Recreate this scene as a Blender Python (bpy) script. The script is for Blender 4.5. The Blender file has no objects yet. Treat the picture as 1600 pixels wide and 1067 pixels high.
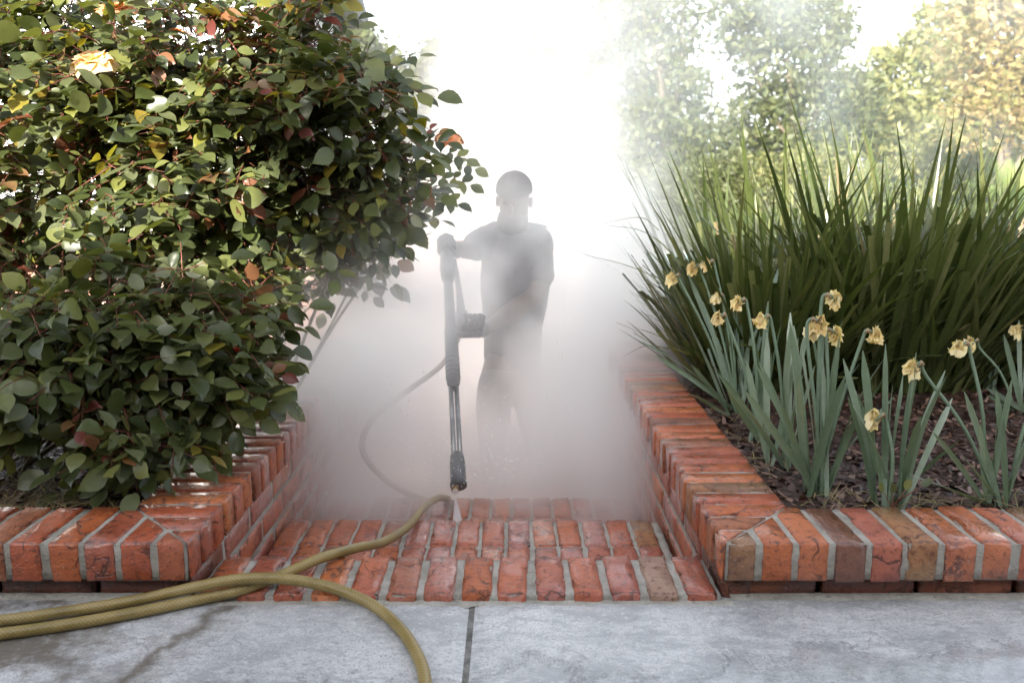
import bpy, bmesh, math, random
import numpy as np
from mathutils import Vector, Matrix, noise, Quaternion
R = math.radians
random.seed(7); rng = np.random.default_rng(7)
scene = bpy.context.scene
COL = scene.collection

# ------------------------------------------------------------------ camera, sky, sun, exposure
PITCH = R(10.54); EYE = 0.785; FPX = 1333.3
cam = bpy.data.cameras.new('camera'); camo = bpy.data.objects.new('camera', cam); COL.objects.link(camo)
camo.location = (0, 0, EYE); camo.rotation_euler = (math.pi/2 - PITCH, 0, 0)
cam.lens = 30; cam.sensor_width = 36; cam.clip_start = 0.05; cam.clip_end = 900
cam.dof.use_dof = True; cam.dof.focus_distance = 1.95; cam.dof.aperture_fstop = 5.0
scene.camera = camo

SUN_EL = R(22); SUN_AZ = R(180 + 14)          # azimuth clockwise from +Y: sun behind the camera, a little to the left
world = bpy.data.worlds.new('World'); scene.world = world; world.use_nodes = True
wn = world.node_tree.nodes; wl = world.node_tree.links
sky = wn.new('ShaderNodeTexSky'); sky.sky_type = 'NISHITA'; sky.sun_disc = False
sky.sun_elevation = SUN_EL; sky.sun_rotation = SUN_AZ; sky.air_density = 1.0; sky.dust_density = 2.5; sky.ozone_density = 1.0
wn['Background'].inputs['Strength'].default_value = 0.15
hsv = wn.new('ShaderNodeHueSaturation'); hsv.inputs['Saturation'].default_value = .34
wl.new(sky.outputs[0], hsv.inputs['Color']); wl.new(hsv.outputs[0], wn['Background'].inputs['Color'])
sun = bpy.data.lights.new('sun', 'SUN'); suno = bpy.data.objects.new('sun', sun); COL.objects.link(suno)
sun.energy = 4.0; sun.angle = R(0.5); sun.color = (1.0, 0.93, 0.82)
sd = Vector((math.sin(SUN_AZ)*math.cos(SUN_EL), math.cos(SUN_AZ)*math.cos(SUN_EL), math.sin(SUN_EL)))
suno.rotation_euler = (-sd).to_track_quat('-Z', 'Y').to_euler()
vs = scene.view_settings; vs.view_transform = 'Standard'; vs.look = 'None'; vs.gamma = 1; vs.use_curve_mapping = False
vs.exposure = 2.12
scene.render.engine = 'CYCLES'
cy = scene.cycles
cy.use_denoising = True; cy.max_bounces = 16; cy.diffuse_bounces = 3; cy.glossy_bounces = 3
cy.transmission_bounces = 4; cy.volume_bounces = 14; cy.transparent_max_bounces = 8
cy.volume_step_rate = 1.5; cy.volume_max_steps = 256
try: cy.denoising_prefilter = 'ACCURATE'
except Exception: pass

# ------------------------------------------------------------------ helpers
def P(px, py, d):
    """world point seen at photo pixel (px,py) (1600 wide) at camera depth d"""
    xc = (px-800)/FPX*d; yc = (533.5-py)/FPX*d
    c, s = math.cos(PITCH), math.sin(PITCH)
    return Vector((xc, d*c + yc*s, EYE + yc*c - d*s))
def G(px, py, z):
    """world point on the level z under photo pixel"""
    a = P(px, py, 1.0) - Vector((0, 0, EYE)); t = (z-EYE)/a.z
    return Vector((0, 0, EYE)) + a*t

class NT:
    def __init__(s, name):
        s.m = bpy.data.materials.new(name); s.m.use_nodes = True; s.t = s.m.node_tree; s.n = s.t.nodes; s.l = s.t.links
        s.b = s.n['Principled BSDF']; s.out = s.n['Material Output']
    def new(s, t, **kw):
        x = s.n.new(t)
        for k, v in kw.items(): setattr(x, k, v)
        return x
    def link(s, a, b): s.l.new(a, b)
    def coord(s, which='Object', scale=None):
        tc = s.new('ShaderNodeTexCoord'); o = tc.outputs[which]
        if scale is not None:
            mp = s.new('ShaderNodeMapping'); mp.inputs['Scale'].default_value = scale if not isinstance(scale, (int, float)) else (scale,)*3
            s.link(o, mp.inputs[0]); o = mp.outputs[0]
        return o
    def pos(s):
        return s.new('ShaderNodeNewGeometry').outputs['Position']
    def noise(s, vec, scale, detail=4, rough=.55, dist=0):
        x = s.new('ShaderNodeTexNoise'); x.inputs['Scale'].default_value = scale; x.inputs['Detail'].default_value = detail
        x.inputs['Roughness'].default_value = rough; x.inputs['Distortion'].default_value = dist
        if vec is not None: s.link(vec, x.inputs['Vector'])
        return x.outputs['Fac']
    def ramp(s, fac, stops, interp='LINEAR'):
        x = s.new('ShaderNodeValToRGB'); e = x.color_ramp; e.interpolation = interp
        while len(e.elements) < len(stops): e.elements.new(.5)
        for i, (p, c) in enumerate(stops):
            e.elements[i].position = p; e.elements[i].color = (*c, 1) if not isinstance(c, (int, float)) else (c, c, c, 1)
        s.link(fac, x.inputs[0]); return x.outputs[0]
    def mix(s, fac, a, b, mode='MIX'):
        x = s.new('ShaderNodeMix', data_type='RGBA', blend_type=mode)
        for sock, v in ((0, fac), (6, a), (7, b)):
            if isinstance(v, bpy.types.NodeSocket): s.link(v, x.inputs[sock])
            elif isinstance(v, (int, float)): x.inputs[sock].default_value = v if sock == 0 else (v, v, v, 1)
            else: x.inputs[sock].default_value = (*v, 1)
        return x.outputs[2]
    def math(s, op, a, b=0.0, c=None, clamp=False):
        x = s.new('ShaderNodeMath', operation=op); x.use_clamp = clamp
        for i, v in enumerate((a, b) + ((c,) if c is not None else ())):
            if isinstance(v, bpy.types.NodeSocket): s.link(v, x.inputs[i])
            else: x.inputs[i].default_value = v
        return x.outputs[0]
    def bump(s, h, strength=.3, dist=.01, prev=None):
        x = s.new('ShaderNodeBump'); x.inputs['Strength'].default_value = strength; x.inputs['Distance'].default_value = dist
        s.link(h, x.inputs['Height'])
        if prev is not None: s.link(prev, x.inputs['Normal'])
        return x.outputs[0]
    def set(s, color=None, rough=None, normal=None, spec=None, **kw):
        for k, v in (('Base Color', color), ('Roughness', rough), ('Normal', normal), ('Specular IOR Level', spec)):
            if v is None: continue
            if isinstance(v, bpy.types.NodeSocket): s.link(v, s.b.inputs[k])
            elif isinstance(v, (int, float)): s.b.inputs[k].default_value = v
            else: s.b.inputs[k].default_value = (*v, 1)
        for k, v in kw.items(): s.b.inputs[k].default_value = v
        return s.m

def simple(name, col, rough=.6, nscale=20, var=.25, bump=.15, metal=0.0, spec=.5):
    t = NT(name); o = t.coord(); f = t.noise(o, nscale, 5)
    dark = tuple(c*(1-var) for c in col); lite = tuple(min(1, c*(1+var)) for c in col)
    c = t.ramp(f, [(.3, dark), (.7, lite)])
    return t.set(c, rough, t.bump(f, bump, .005), spec, Metallic=metal)

# ---- brick
def brick_material(name, stops, wet=.5):
    t = NT(name); o = t.coord(); info = t.new('ShaderNodeObjectInfo'); rnd = info.outputs['Random']
    off = t.new('ShaderNodeVectorMath', operation='ADD'); t.link(o, off.inputs[0])
    cmb = t.new('ShaderNodeCombineXYZ'); k = t.math('MULTIPLY', rnd, 37.0)
    for i in range(3): t.link(k, cmb.inputs[i])
    t.link(cmb.outputs[0], off.inputs[1]); v = off.outputs[0]
    base = t.ramp(rnd, stops, 'CONSTANT')
    n1 = t.noise(v, 14, 5, .6); n2 = t.noise(v, 70, 6, .7); n3 = t.noise(v, 240, 3, .6); n4 = t.noise(v, 5, 3, .5, .6)
    ga = t.new('ShaderNodeVectorMath', operation='SUBTRACT'); t.link(t.coord('Generated'), ga.inputs[0]); ga.inputs[1].default_value = (.5, .5, .5)
    gb = t.new('ShaderNodeVectorMath', operation='ABSOLUTE'); t.link(ga.outputs[0], gb.inputs[0]); sp = t.new('ShaderNodeSeparateXYZ'); t.link(gb.outputs[0], sp.inputs[0])
    X, Y, Z = sp.outputs; mxx = t.math('MAXIMUM', t.math('MAXIMUM', X, Y), Z); mnn = t.math('MINIMUM', t.math('MINIMUM', X, Y), Z)
    sec = t.math('SUBTRACT', t.math('SUBTRACT', t.math('ADD', t.math('ADD', X, Y), Z), mxx), mnn)
    edge = t.ramp(t.math('ADD', sec, t.math('MULTIPLY', t.math('SUBTRACT', n2, .5), .22)), [(.44, 0), (.492, 1)])
    c = t.mix(t.ramp(n1, [(.35, 0), (.7, .55)]), base, t.mix(1, base, (.62, .50, .45), 'MULTIPLY'))
    c = t.mix(t.ramp(n4, [(.5, 0), (.62, .25)]), c, (.48, .17, .07))
    c = t.mix(t.ramp(n2, [(.53, 0), (.63, .8)]), c, (.12, .034, .018))
    vr = t.new('ShaderNodeTexVoronoi', feature='DISTANCE_TO_EDGE'); vr.inputs['Scale'].default_value = 13; vd = t.new('ShaderNodeVectorMath', operation='ADD'); t.link(v, vd.inputs[0]); nn_ = t.new('ShaderNodeTexNoise'); nn_.inputs['Scale'].default_value = 30; nn_.inputs['Detail'].default_value = 4; t.link(v, nn_.inputs['Vector']); sc_ = t.new('ShaderNodeVectorMath', operation='SCALE'); sc_.inputs['Scale'].default_value = .05; t.link(nn_.outputs['Color'], sc_.inputs[0]); t.link(sc_.outputs[0], vd.inputs[1]); t.link(vd.outputs[0], vr.inputs['Vector'])
    crk = t.math('MULTIPLY', t.ramp(vr.outputs['Distance'], [(.012, 1), (.035, 0)]), t.ramp(t.noise(v, 8, 2), [(.52, 0), (.58, 1)]))
    c = t.mix(t.math('MULTIPLY', crk, .75), c, (.07, .025, .018))
    c = t.mix(t.math('MULTIPLY', edge, .85), c, (.09, .035, .025))
    c = t.mix(t.ramp(t.noise(v, 9, 7, .75, .8), [(.50, 0), (.64, .6)]), c, t.mix(1, c, (.50, .38, .34), 'MULTIPLY'))             # fired pits
    c = t.mix(t.ramp(t.noise(v, 22, 6, .75), [(.63, 0), (.70, .6)]), c, (.36, .32, .26))       # lime and mortar smears
    rough = t.ramp(n4, [(.40, .16), (.62, .55)]) if wet > .4 else t.ramp(n4, [(.3, .30), (.6, .7)])
    h = t.math('SUBTRACT', t.math('ADD', t.math('MULTIPLY', n2, .9), t.math('MULTIPLY', n3, .45)), t.math('MULTIPLY', crk, .7))
    nb = t.bump(t.ramp(n1, [(.2, 0), (.8, 1)]), .6, .009); nb = t.bump(h, .8, .007, nb)
    t.set(c, rough, nb, .5)
    t.link(t.ramp(n4, [(.42, min(1, 1.5*wet)), (.60, .12*wet)]), t.b.inputs['Coat Weight']); t.b.inputs['Coat Roughness'].default_value = .10
    return t.m
BR = [(0, (.45, .110, .030)), (.16, (.40, .086, .030)), (.3, (.50, .145, .038)), (.43, (.36, .088, .042)), (.56, (.43, .100, .027)),
      (.68, (.34, .105, .052)), (.78, (.31, .105, .045)), (.86, (.48, .128, .038)), (.95, (.32, .16, .07))]
M_BRICK = brick_material('wet_red_brick', BR, .55)
M_BRICK_PALE = brick_material('worn_pink_brick', [(0, (.46, .125, .065)), (.2, (.41, .105, .060)), (.35, (.49, .145, .055)), (.5, (.39, .11, .075)), (.65, (.44, .110, .048)), (.8, (.41, .13, .085))], .65)
M_BRICK_GREY = brick_material('mortar_caked_brick', [(0, (.30, .24, .19)), (.5, (.34, .25, .2))], .5)
M_BRICK_TAN = brick_material('tan_scorched_brick', [(0, (.27, .13, .055)), (.5, (.2, .075, .04)), (.75, (.3, .16, .07))], .5)
M_BRICK_FAR = brick_material('sunlit_salmon_brick', [(0, (.5, .24, .16)), (.3, (.45, .2, .13)), (.6, (.55, .3, .2)), (.9, (.5, .42, .34))], 0)
def mortar():
    t = NT('grey_mortar'); v = t.pos(); a = t.noise(v, 30, 6, .7); b = t.noise(v, 180, 5, .7); c3 = t.noise(v, 6, 4, .6)
    c = t.ramp(a, [(.3, (.33, .31, .265)), (.6, (.50, .475, .42)), (.8, (.60, .575, .52))])
    c = t.mix(t.ramp(c3, [(.50, 0), (.66, .5)]), c, (.15, .135, .10))
    c = t.mix(t.ramp(t.noise(v, 60, 6, .75), [(.58, 0), (.66, .55)]), c, (.10, .09, .07))
    return t.set(c, .75, t.bump(b, .9, .006, t.bump(a, 1.0, .014)))
M_MORTAR = mortar()
def dirt_gap():
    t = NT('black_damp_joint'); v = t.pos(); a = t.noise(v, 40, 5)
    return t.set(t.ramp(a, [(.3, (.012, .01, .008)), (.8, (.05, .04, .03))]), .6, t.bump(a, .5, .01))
M_GAP = dirt_gap()

# ---- stamped concrete
def concrete():
    t = NT('stamped_slate_concrete'); v = t.pos()
    mp = t.new('ShaderNodeMapping'); mp.inputs['Rotation'].default_value = (0, 0, .6); mp.inputs['Scale'].default_value = (1.0, 2.0, 1)
    t.link(v, mp.inputs[0]); w = mp.outputs[0]
    a = t.noise(v, 3.2, 9, .62, .6); b = t.noise(w, 11, 9, .68, 1.4); c = t.noise(v, 130, 6, .7); d = t.noise(v, 1.7, 4, .5, .3)
    col = t.ramp(a, [(.3, (.40, .40, .395)), (.48, (.50, .50, .50)), (.66, (.58, .58, .58))])
    col = t.mix(t.ramp(b, [(.50, 0), (.62, .42), (.72, .15)]), col, (.25, .265, .285))
    col = t.mix(t.ramp(t.noise(v, 42, 8, .78), [(.54, 0), (.66, .6)]), col, (.19, .195, .205))
    col = t.mix(t.ramp(t.noise(v, 260, 3, .7), [(.58, 0), (.62, .75)]), col, (.11, .11, .11))
    # split-slate ridge lines
    vo = t.new('ShaderNodeTexVoronoi', feature='DISTANCE_TO_EDGE'); vo.inputs['Scale'].default_value = 2.6
    wv = t.new('ShaderNodeVectorMath', operation='ADD'); nn = t.new('ShaderNodeTexNoise'); nn.inputs['Scale'].default_value = 5; nn.inputs['Detail'].default_value = 8
    t.link(v, nn.inputs['Vector']); sc = t.new('ShaderNodeVectorMath', operation='SCALE'); sc.inputs['Scale'].default_value = .55
    t.link(nn.outputs['Color'], sc.inputs[0]); t.link(w, wv.inputs[0]); t.link(sc.outputs[0], wv.inputs[1]); t.link(wv.outputs[0], vo.inputs['Vector'])
    edge = t.ramp(vo.outputs['Distance'], [(0, 1), (.018, 0)])
    edge = t.math('MULTIPLY', edge, t.ramp(d, [(.42, 0), (.55, 1)]))
    col = t.mix(t.math('MULTIPLY', t.ramp(vo.outputs['Distance'], [(0, 1), (.007, 0)]), t.math('MULTIPLY', t.ramp(d, [(.42, 0), (.55, 1)]), .65)), col, (.10, .10, .10))
    col = t.mix(t.ramp(t.noise(w, 4.5, 8, .72, .3), [(.50, 0), (.58, .55), (.7, .8)]), col, (.235, .245, .255))
    col = t.mix(t.ramp(t.noise(v, 75, 6, .8), [(.55, 0), (.60, .7)]), col, (.60, .60, .58))
    col = t.mix(t.ramp(t.noise(v, 160, 8, .85), [(.49, 0), (.57, .42)]), col, (.27, .275, .28))
    col = t.mix(t.ramp(t.noise(w, 22, 10, .8, .4), [(.53, 0), (.57, .55)]), col, (.28, .285, .295))
    # brown damp stain towards the left end of the patio
    sep = t.new('ShaderNodeSeparateXYZ'); t.link(v, sep.inputs[0])
    wob = t.math('MULTIPLY', t.math('SUBTRACT', t.noise(v, 16, 6, .65), .5), .11)
    crack = t.math('ABSOLUTE', t.math('SUBTRACT', t.math('ADD', sep.outputs['X'], t.math('MULTIPLY', t.math('SUBTRACT', sep.outputs['Y'], 1.45), -.35)), t.math('ADD', wob, -.555)))
    cr = t.ramp(t.math('ADD', crack, t.math('MULTIPLY', t.math('SUBTRACT', t.noise(v, 34, 5, .7), .5), .03)), [(.002, 1), (.010, .6), (.024, 0)])
    col = t.mix(t.math('MULTIPLY', cr, .75), col, (.085, .065, .04))
    left = t.math('MULTIPLY', t.ramp(sep.outputs['X'], [(0, 0), (1, 0)]), 1.0)
    lf = t.new('ShaderNodeMapRange'); lf.inputs['From Min'].default_value = -.42; lf.inputs['From Max'].default_value = -.80; t.link(sep.outputs['X'], lf.inputs[0])
    st = t.math('MULTIPLY', lf.outputs[0], t.ramp(t.noise(v, 7, 8, .7), [(.42, 0), (.56, 1)]))
    col = t.mix(t.math('MULTIPLY', st, .85), col, (.085, .065, .042))
    # thin water film: toward the near right and near left
    wet = t.math('ADD', t.math('MULTIPLY', t.noise(v, 6, 7, .65, .5), .45), t.math('ADD', t.math('MULTIPLY', t.math('SUBTRACT', 1.30, sep.outputs['Y']), 1.1), t.math('MULTIPLY', t.math('SUBTRACT', sep.outputs['X'], .45), .12)))
    wm = t.ramp(wet, [(.19, 0), (.23, 1)])
    rough = t.mix(wm, t.ramp(a, [(.3, .50), (.7, .34)]), .03)
    hgt = t.math('ADD', t.math('MULTIPLY', a, .6), t.math('ADD', t.math('MULTIPLY', b, .5), t.math('MULTIPLY', c, .06)))
    hgt = t.math('SUBTRACT', hgt, t.math('MULTIPLY', edge, .12))
    inv = t.math('SUBTRACT', 1, t.math('MULTIPLY', wm, .95))
    nb = t.bump(t.math('MULTIPLY', hgt, inv), .7, .012)
    t.set(t.mix(t.math('MULTIPLY', wm, .35), col, (.12, .125, .13)), rough, nb, .5)
    t.b.inputs['Coat Weight'].default_value = .3; t.b.inputs['Coat Roughness'].default_value = .25
    return t.m
M_CONC = concrete()

def leafmat(name, cols, rough=.42, trans=.35, per_face=True, vein=0.0):
    """leaf: principled + translucency; colour drawn per leaf from cols"""
    t = NT(name)
    if per_face:
        at = t.new('ShaderNodeAttribute'); at.attribute_name = 'tint'; f = at.outputs['Fac']
    else:
        f = t.new('ShaderNodeObjectInfo').outputs['Random']
    n = len(cols); c = t.ramp(f, [(i/max(1, n-1), x) for i, x in enumerate(cols)])
    ns = t.noise(t.pos(), 60, 4, .6)
    c = t.mix(t.ramp(ns, [(.35, 0), (.7, .35)]), c, t.mix(1, c, (.55, .6, .5), 'MULTIPLY'))
    t.set(c, rough, t.bump(ns, .15, .002), .5)
    tr = t.new('ShaderNodeBsdfTranslucent'); t.link(t.mix(1, c, (1.5, 1.45, .55), 'MULTIPLY'), tr.inputs['Color'])
    ms = t.new('ShaderNodeMixShader'); ms.inputs[0].default_value = trans
    t.link(t.b.outputs[0], ms.inputs[1]); t.link(tr.outputs[0], ms.inputs[2]); t.link(ms.outputs[0], t.out.inputs['Surface'])
    return t.m

def link_obj(o, parent=None, root_loc=None):
    COL.objects.link(o)
    if parent is not None:
        o.parent = parent
        if root_loc is None: root_loc = parent.get('_loc')
        if root_loc is not None: o.matrix_parent_inverse = Matrix.Translation(-Vector(root_loc))
    return o
def empty(name, loc, label, cat, group=None):
    o = bpy.data.objects.new(name, None); o.empty_display_size = .1; o.location = loc; COL.objects.link(o)
    o['label'] = label; o['category'] = cat; ROOT[o.name] = Vector(loc)
    if group: o['group'] = group
    return o
ROOT = {}
def child(name, mesh, parent, mat=None, smooth=True, kind=None, label=None, matrix=None):
    o = bpy.data.objects.new(name, mesh)
    if mat is not None and not mesh.materials: mesh.materials.append(mat)
    if smooth and mesh.polygons and not mesh.polygons[0].use_smooth: mesh.polygons.foreach_set('use_smooth', [True]*len(mesh.polygons))
    COL.objects.link(o)
    if parent is not None:
        o.parent = parent
        if parent.name in ROOT: o.matrix_parent_inverse = Matrix.Translation(-ROOT[parent.name])
    if matrix is not None: o.matrix_basis = matrix
    if kind: o['kind'] = kind
    if label: o['label'] = label
    return o
def setting(name, mesh, mat, smooth=False):
    o = bpy.data.objects.new(name, mesh); mesh.materials.append(mat); COL.objects.link(o); o['kind'] = 'structure'; return o
def mesh_np(name, v, f, tint=None, mi=None, mats=()):
    """v (N,3); f: (M,k) int array"""
    me = bpy.data.meshes.new(name); f = np.asarray(f); v = np.asarray(v, dtype=np.float32)
    me.vertices.add(len(v)); me.vertices.foreach_set('co', v.ravel())
    k = f.shape[1]; me.loops.add(f.size); me.loops.foreach_set('vertex_index', f.ravel().astype(np.int32))
    me.polygons.add(len(f)); me.polygons.foreach_set('loop_start', np.arange(0, f.size, k, dtype=np.int32))
    for m in mats: me.materials.append(m)
    if mi is not None: me.polygons.foreach_set('material_index', np.asarray(mi, dtype=np.int32))
    me.polygons.foreach_set('use_smooth', np.ones(len(f), dtype=bool))
    if tint is not None:
        a = me.attributes.new('tint', 'FLOAT', 'POINT'); a.data.foreach_set('value', np.asarray(tint, dtype=np.float32))
    me.update(calc_edges=True); me.validate(); return me
def bm_mesh(name, bm):
    me = bpy.data.meshes.new(name); bmesh.ops.recalc_face_normals(bm, faces=bm.faces); bm.to_mesh(me); bm.free(); return me
def box(bm, x0, x1, y0, y1, z0, z1):
    vs_ = [bm.verts.new(p) for p in ((x0,y0,z0),(x1,y0,z0),(x1,y1,z0),(x0,y1,z0),(x0,y0,z1),(x1,y0,z1),(x1,y1,z1),(x0,y1,z1))]
    for q in ((0,3,2,1),(4,5,6,7),(0,1,5,4),(1,2,6,5),(2,3,7,6),(3,0,4,7)): bm.faces.new([vs_[i] for i in q])
def tube_mesh(name, pts, radii, seg=8, cap=True):
    bm = bmesh.new(); tube_bm(bm, pts, radii, seg, cap); return bm_mesh(name, bm)
def tube_bm(bm, pts, radii, seg=8, cap=True):
    pts = [Vector(p) for p in pts]
    if isinstance(radii, (int, float)): radii = [radii]*len(pts)
    up = Vector((0, 0, 1)); rings = []; n0 = None
    for i, p in enumerate(pts):
        d = (pts[min(i+1, len(pts)-1)] - pts[max(i-1, 0)]).normalized()
        if n0 is None:
            n0 = d.cross(up if abs(d.z) < .9 else Vector((1, 0, 0))).normalized()
        n0 = (n0 - d*n0.dot(d)).normalized(); b = d.cross(n0)
        rings.append([bm.verts.new(p + (n0*math.cos(2*math.pi*k/seg) + b*math.sin(2*math.pi*k/seg))*radii[i]) for k in range(seg)])
    for a, b in zip(rings, rings[1:]):
        for k in range(seg): bm.faces.new((a[k], a[(k+1) % seg], b[(k+1) % seg], b[k]))
    if cap:
        bm.faces.new(rings[0][::-1]); bm.faces.new(rings[-1])
def spline(pts, n):
    """Catmull-Rom through pts"""
    pts = [Vector(p) for p in pts]; q = [pts[0]*2-pts[1]] + pts + [pts[-1]*2-pts[-2]]; out = []
    for i in range(1, len(q)-2):
        for k in range(n):
            t = k/n; a, b, c, d = q[i-1], q[i], q[i+1], q[i+2]
            out.append(.5*((2*b) + (c-a)*t + (2*a-5*b+4*c-d)*t*t + (3*b-a-3*c+d)*t**3))
    out.append(pts[-1]); return out
def grid_mesh(name, x0, x1, y0, y1, nx, ny, zf):
    xs = np.linspace(x0, x1, nx); ys = np.linspace(y0, y1, ny); X, Y = np.meshgrid(xs, ys)
    Z = np.vectorize(zf)(X, Y); v = np.stack([X.ravel(), Y.ravel(), Z.ravel()], 1)
    i = np.arange(nx*ny).reshape(ny, nx); f = np.stack([i[:-1,:-1].ravel(), i[:-1,1:].ravel(), i[1:,1:].ravel(), i[1:,:-1].ravel()], 1)
    return mesh_np(name, v, f)

# ---- brick meshes
def brick_bm(lx, ly, lz, seed, cuts=(7, 3, 4), rag=1.0):
    """one worn brick centred on the origin, edges rounded and chipped; long axis X by default"""
    bm = bmesh.new(); nx, ny, nz = cuts; bmesh.ops.create_cube(bm, size=1)
    def near(vs_, ax):
        return [e for e in bm.edges if abs((e.verts[0].co-e.verts[1].co)[ax]) > .3]
    for ax, n in ((0, nx), (1, ny), (2, nz)):
        es = [e for e in bm.edges if abs((e.verts[0].co-e.verts[1].co)[ax]) > .5]
        bmesh.ops.subdivide_edges(bm, edges=es, cuts=n, use_grid_fill=True)
    r = .0035; off = Vector((seed*3.7, seed*1.3, seed*7.1)); L = (lx/2, ly/2, lz/2)
    for v in bm.verts:
        # squeeze the outermost inner loops towards the edges so that they hold the bevel
        c = Vector((v.co.x*lx, v.co.y*ly, v.co.z*lz)); on = [abs(abs(c[i])-L[i]) < 1e-6 for i in range(3)]
        for i in range(3):
            if not on[i]:
                n = cuts[i]+1; k = round((v.co[i]+.5)*n)
                if k == 1: c[i] = -L[i] + r*2.0
                elif k == n-1: c[i] = L[i] - r*2.0
        m = sum(on); nz_ = noise.noise((c+off)*38); n2 = noise.noise((c+off)*95)
        if m >= 2:
            amt = r*(1.1 + rag*(.9*max(0, nz_*1.9) + .5*n2))
            if nz_ > .36: amt += r*rag*1.4
            for i in range(3):
                if on[i]: c[i] -= math.copysign(max(.0008, amt)*(.6 if m == 2 else .55), c[i])
        elif m == 1:
            i = on.index(True); c[i] += (noise.noise((c+off)*22)*.0011 + n2*.0005)*rag
            for j in range(3):
                if j != i and abs(abs(c[j])-(L[j]-r*2)) < 1e-5: c[j] += math.copysign(-max(0, nz_)*.004*rag, c[j])
        v.co = c
    return bm
def brick_set(name, lx, ly, lz, n, mat, **kw):
    out = []
    for i in range(n):
        me = bm_mesh(name, brick_bm(lx, ly, lz, i+1+lx*50, **kw)); me.materials.append(mat)
        me.polygons.foreach_set('use_smooth', [True]*len(me.polygons)); out.append(me)
    return out

# ================================================================== SETTING
ZL = -.90                                 # lower terrace
CT = .1215; CB = .041                     # cap top / underside
XL, XR = -.61, .40                        # path sides (cap faces)
XLo, XRo = -.787, .572
Y0, Y1 = 1.505, 1.688                     # cap front / back on the patio side
YE = 3.6                                  # far end of the flanking walls

def M_ground():
    t = NT('dry_lawn'); v = t.pos(); a = t.noise(v, .35, 6, .6); b = t.noise(v, 9, 5, .7)
    c = t.ramp(a, [(.35, (.12, .15, .035)), (.6, (.20, .22, .06)), (.75, (.28, .24, .10))])
    c = t.mix(t.ramp(b, [(.4, 0), (.7, .5)]), c, (.09, .12, .03))
    return t.set(c, .9, t.bump(b, .6, .05))
# the ground is one sheet that dips under the terrace, the pool and the beds, reaching the horizon
PA, PB, PC, PD = G(985, 524, ZL), G(1640, 604, ZL), None, None     # pool near edge
dirp = Vector((PA.x-G(968, 470, ZL).x, PA.y-G(968, 470, ZL).y, 0)).normalized()
PW0 = Vector((PA.x, PA.y)); 
pool_poly = [PA, Vector((PB.x+5, PA.y-3.2, ZL)), Vector((14, 20.6, ZL)), Vector((1.35, 20.6, ZL))]
def in_pool(x, y, m=0):
    ok = True; n = len(pool_poly)
    for i in range(n):
        a, b = pool_poly[i], pool_poly[(i+1) % n]; e = Vector((b.x-a.x, b.y-a.y)).normalized()
        if (e.x*(y-a.y) - e.y*(x-a.x)) < m: return False
    return ok
def terrain_z(x, y):
    z = ZL - .012
    if y > 24: z += min(3.0, (y-24)*.035)*1.0
    return z + (.02*noise.noise(Vector((x*.4, y*.4, 0))) if y > 22 else 0)
gm = grid_mesh('ground', -60, 60, 3.0, 22, 60, 20, lambda x, y: ZL-1.7)      # pit sheet under everything near
bm = bmesh.new()
xs = [-400, -120, -60, -30, -15, -8, 0, 8, 16, 30, 60, 120, 400]; ys = [20.9, 22, 24, 28, 34, 42, 60, 90, 150, 300, 600]
vv = [[bm.verts.new((x, y, terrain_z(x, y))) for x in xs] for y in ys]
for j in range(len(ys)-1):
    for i in range(len(xs)-1): bm.faces.new((vv[j][i], vv[j][i+1], vv[j+1][i+1], vv[j+1][i]))
for (x0, x1, y0, y1) in ((-400, -7.5, -30, 20.9), (14.2, 400, -30, 20.9)):
    q = [bm.verts.new(p) for p in ((x0, y0, ZL-.012), (x1, y0, ZL-.012), (x1, y1, ZL-.012), (x0, y1, ZL-.012))]; bm.faces.new(q)
MG = M_ground()
setting('ground', bm_mesh('ground', bm), MG, True)
bpy.data.meshes.remove(gm)

# terrace paving around the pool, with the pool cut out
def M_pav():
    t = NT('sunlit_terrace_paving'); v = t.pos(); a = t.noise(v, 3, 6, .6)
    br = t.new('ShaderNodeTexBrick'); br.inputs['Scale'].default_value = 4.2; br.inputs['Color1'].default_value = (.46, .30, .22, 1)
    br.inputs['Color2'].default_value = (.40, .24, .18, 1); br.inputs['Mortar'].default_value = (.42, .38, .33, 1); br.inputs['Mortar Size'].default_value = .03
    t.link(v, br.inputs['Vector'])
    c = t.mix(t.ramp(a, [(.3, 0), (.7, .4)]), br.outputs['Color'], (.5, .4, .32))
    return t.set(c, .7, t.bump(br.outputs['Fac'], -.3, .004))
bm = bmesh.new()
outer = [(-7.5, 3.45), (14.2, 3.45), (14.2, 20.9), (-7.5, 20.9)]
iv = [bm.verts.new((p.x, p.y, ZL)) for p in pool_poly]; ov = [bm.verts.new((x, y, ZL)) for x, y in outer]
for i in range(4):
    bm.faces.new((ov[i], ov[(i+1) % 4], iv[(i+1) % 4], iv[i]))
terr = setting('terrace', bm_mesh('terrace', bm), M_pav())

# pool: coping, basin, water
M_COP = simple('pale_coping_stone', (.62, .60, .56), .6, 8, .1)
t = NT('pool_plaster'); M_PLASTER = t.set(t.ramp(t.noise(t.pos(), 2, 4), [(.3, (.28, .52, .58)), (.7, (.36, .6, .66))]), .5)
t = NT('pool_water'); nz = t.noise(t.pos(), 3.5, 4, .5, .3)
t.set((.55, .85, .9), .02, t.bump(nz, .25, .03)); t.b.inputs['Transmission Weight'].default_value = .85; t.b.inputs['IOR'].default_value = 1.33; M_WATER = t.m
bm = bmesh.new(); top = [bm.verts.new((p.x, p.y, ZL)) for p in pool_poly]; bot = [bm.verts.new((p.x, p.y, ZL-1.5)) for p in pool_poly]
for i in range(4): bm.faces.new((top[i], top[(i+1) % 4], bot[(i+1) % 4], bot[i]))
bm.faces.new(bot); setting('pool_basin', bm_mesh('pool_basin', bm), M_PLASTER)
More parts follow.
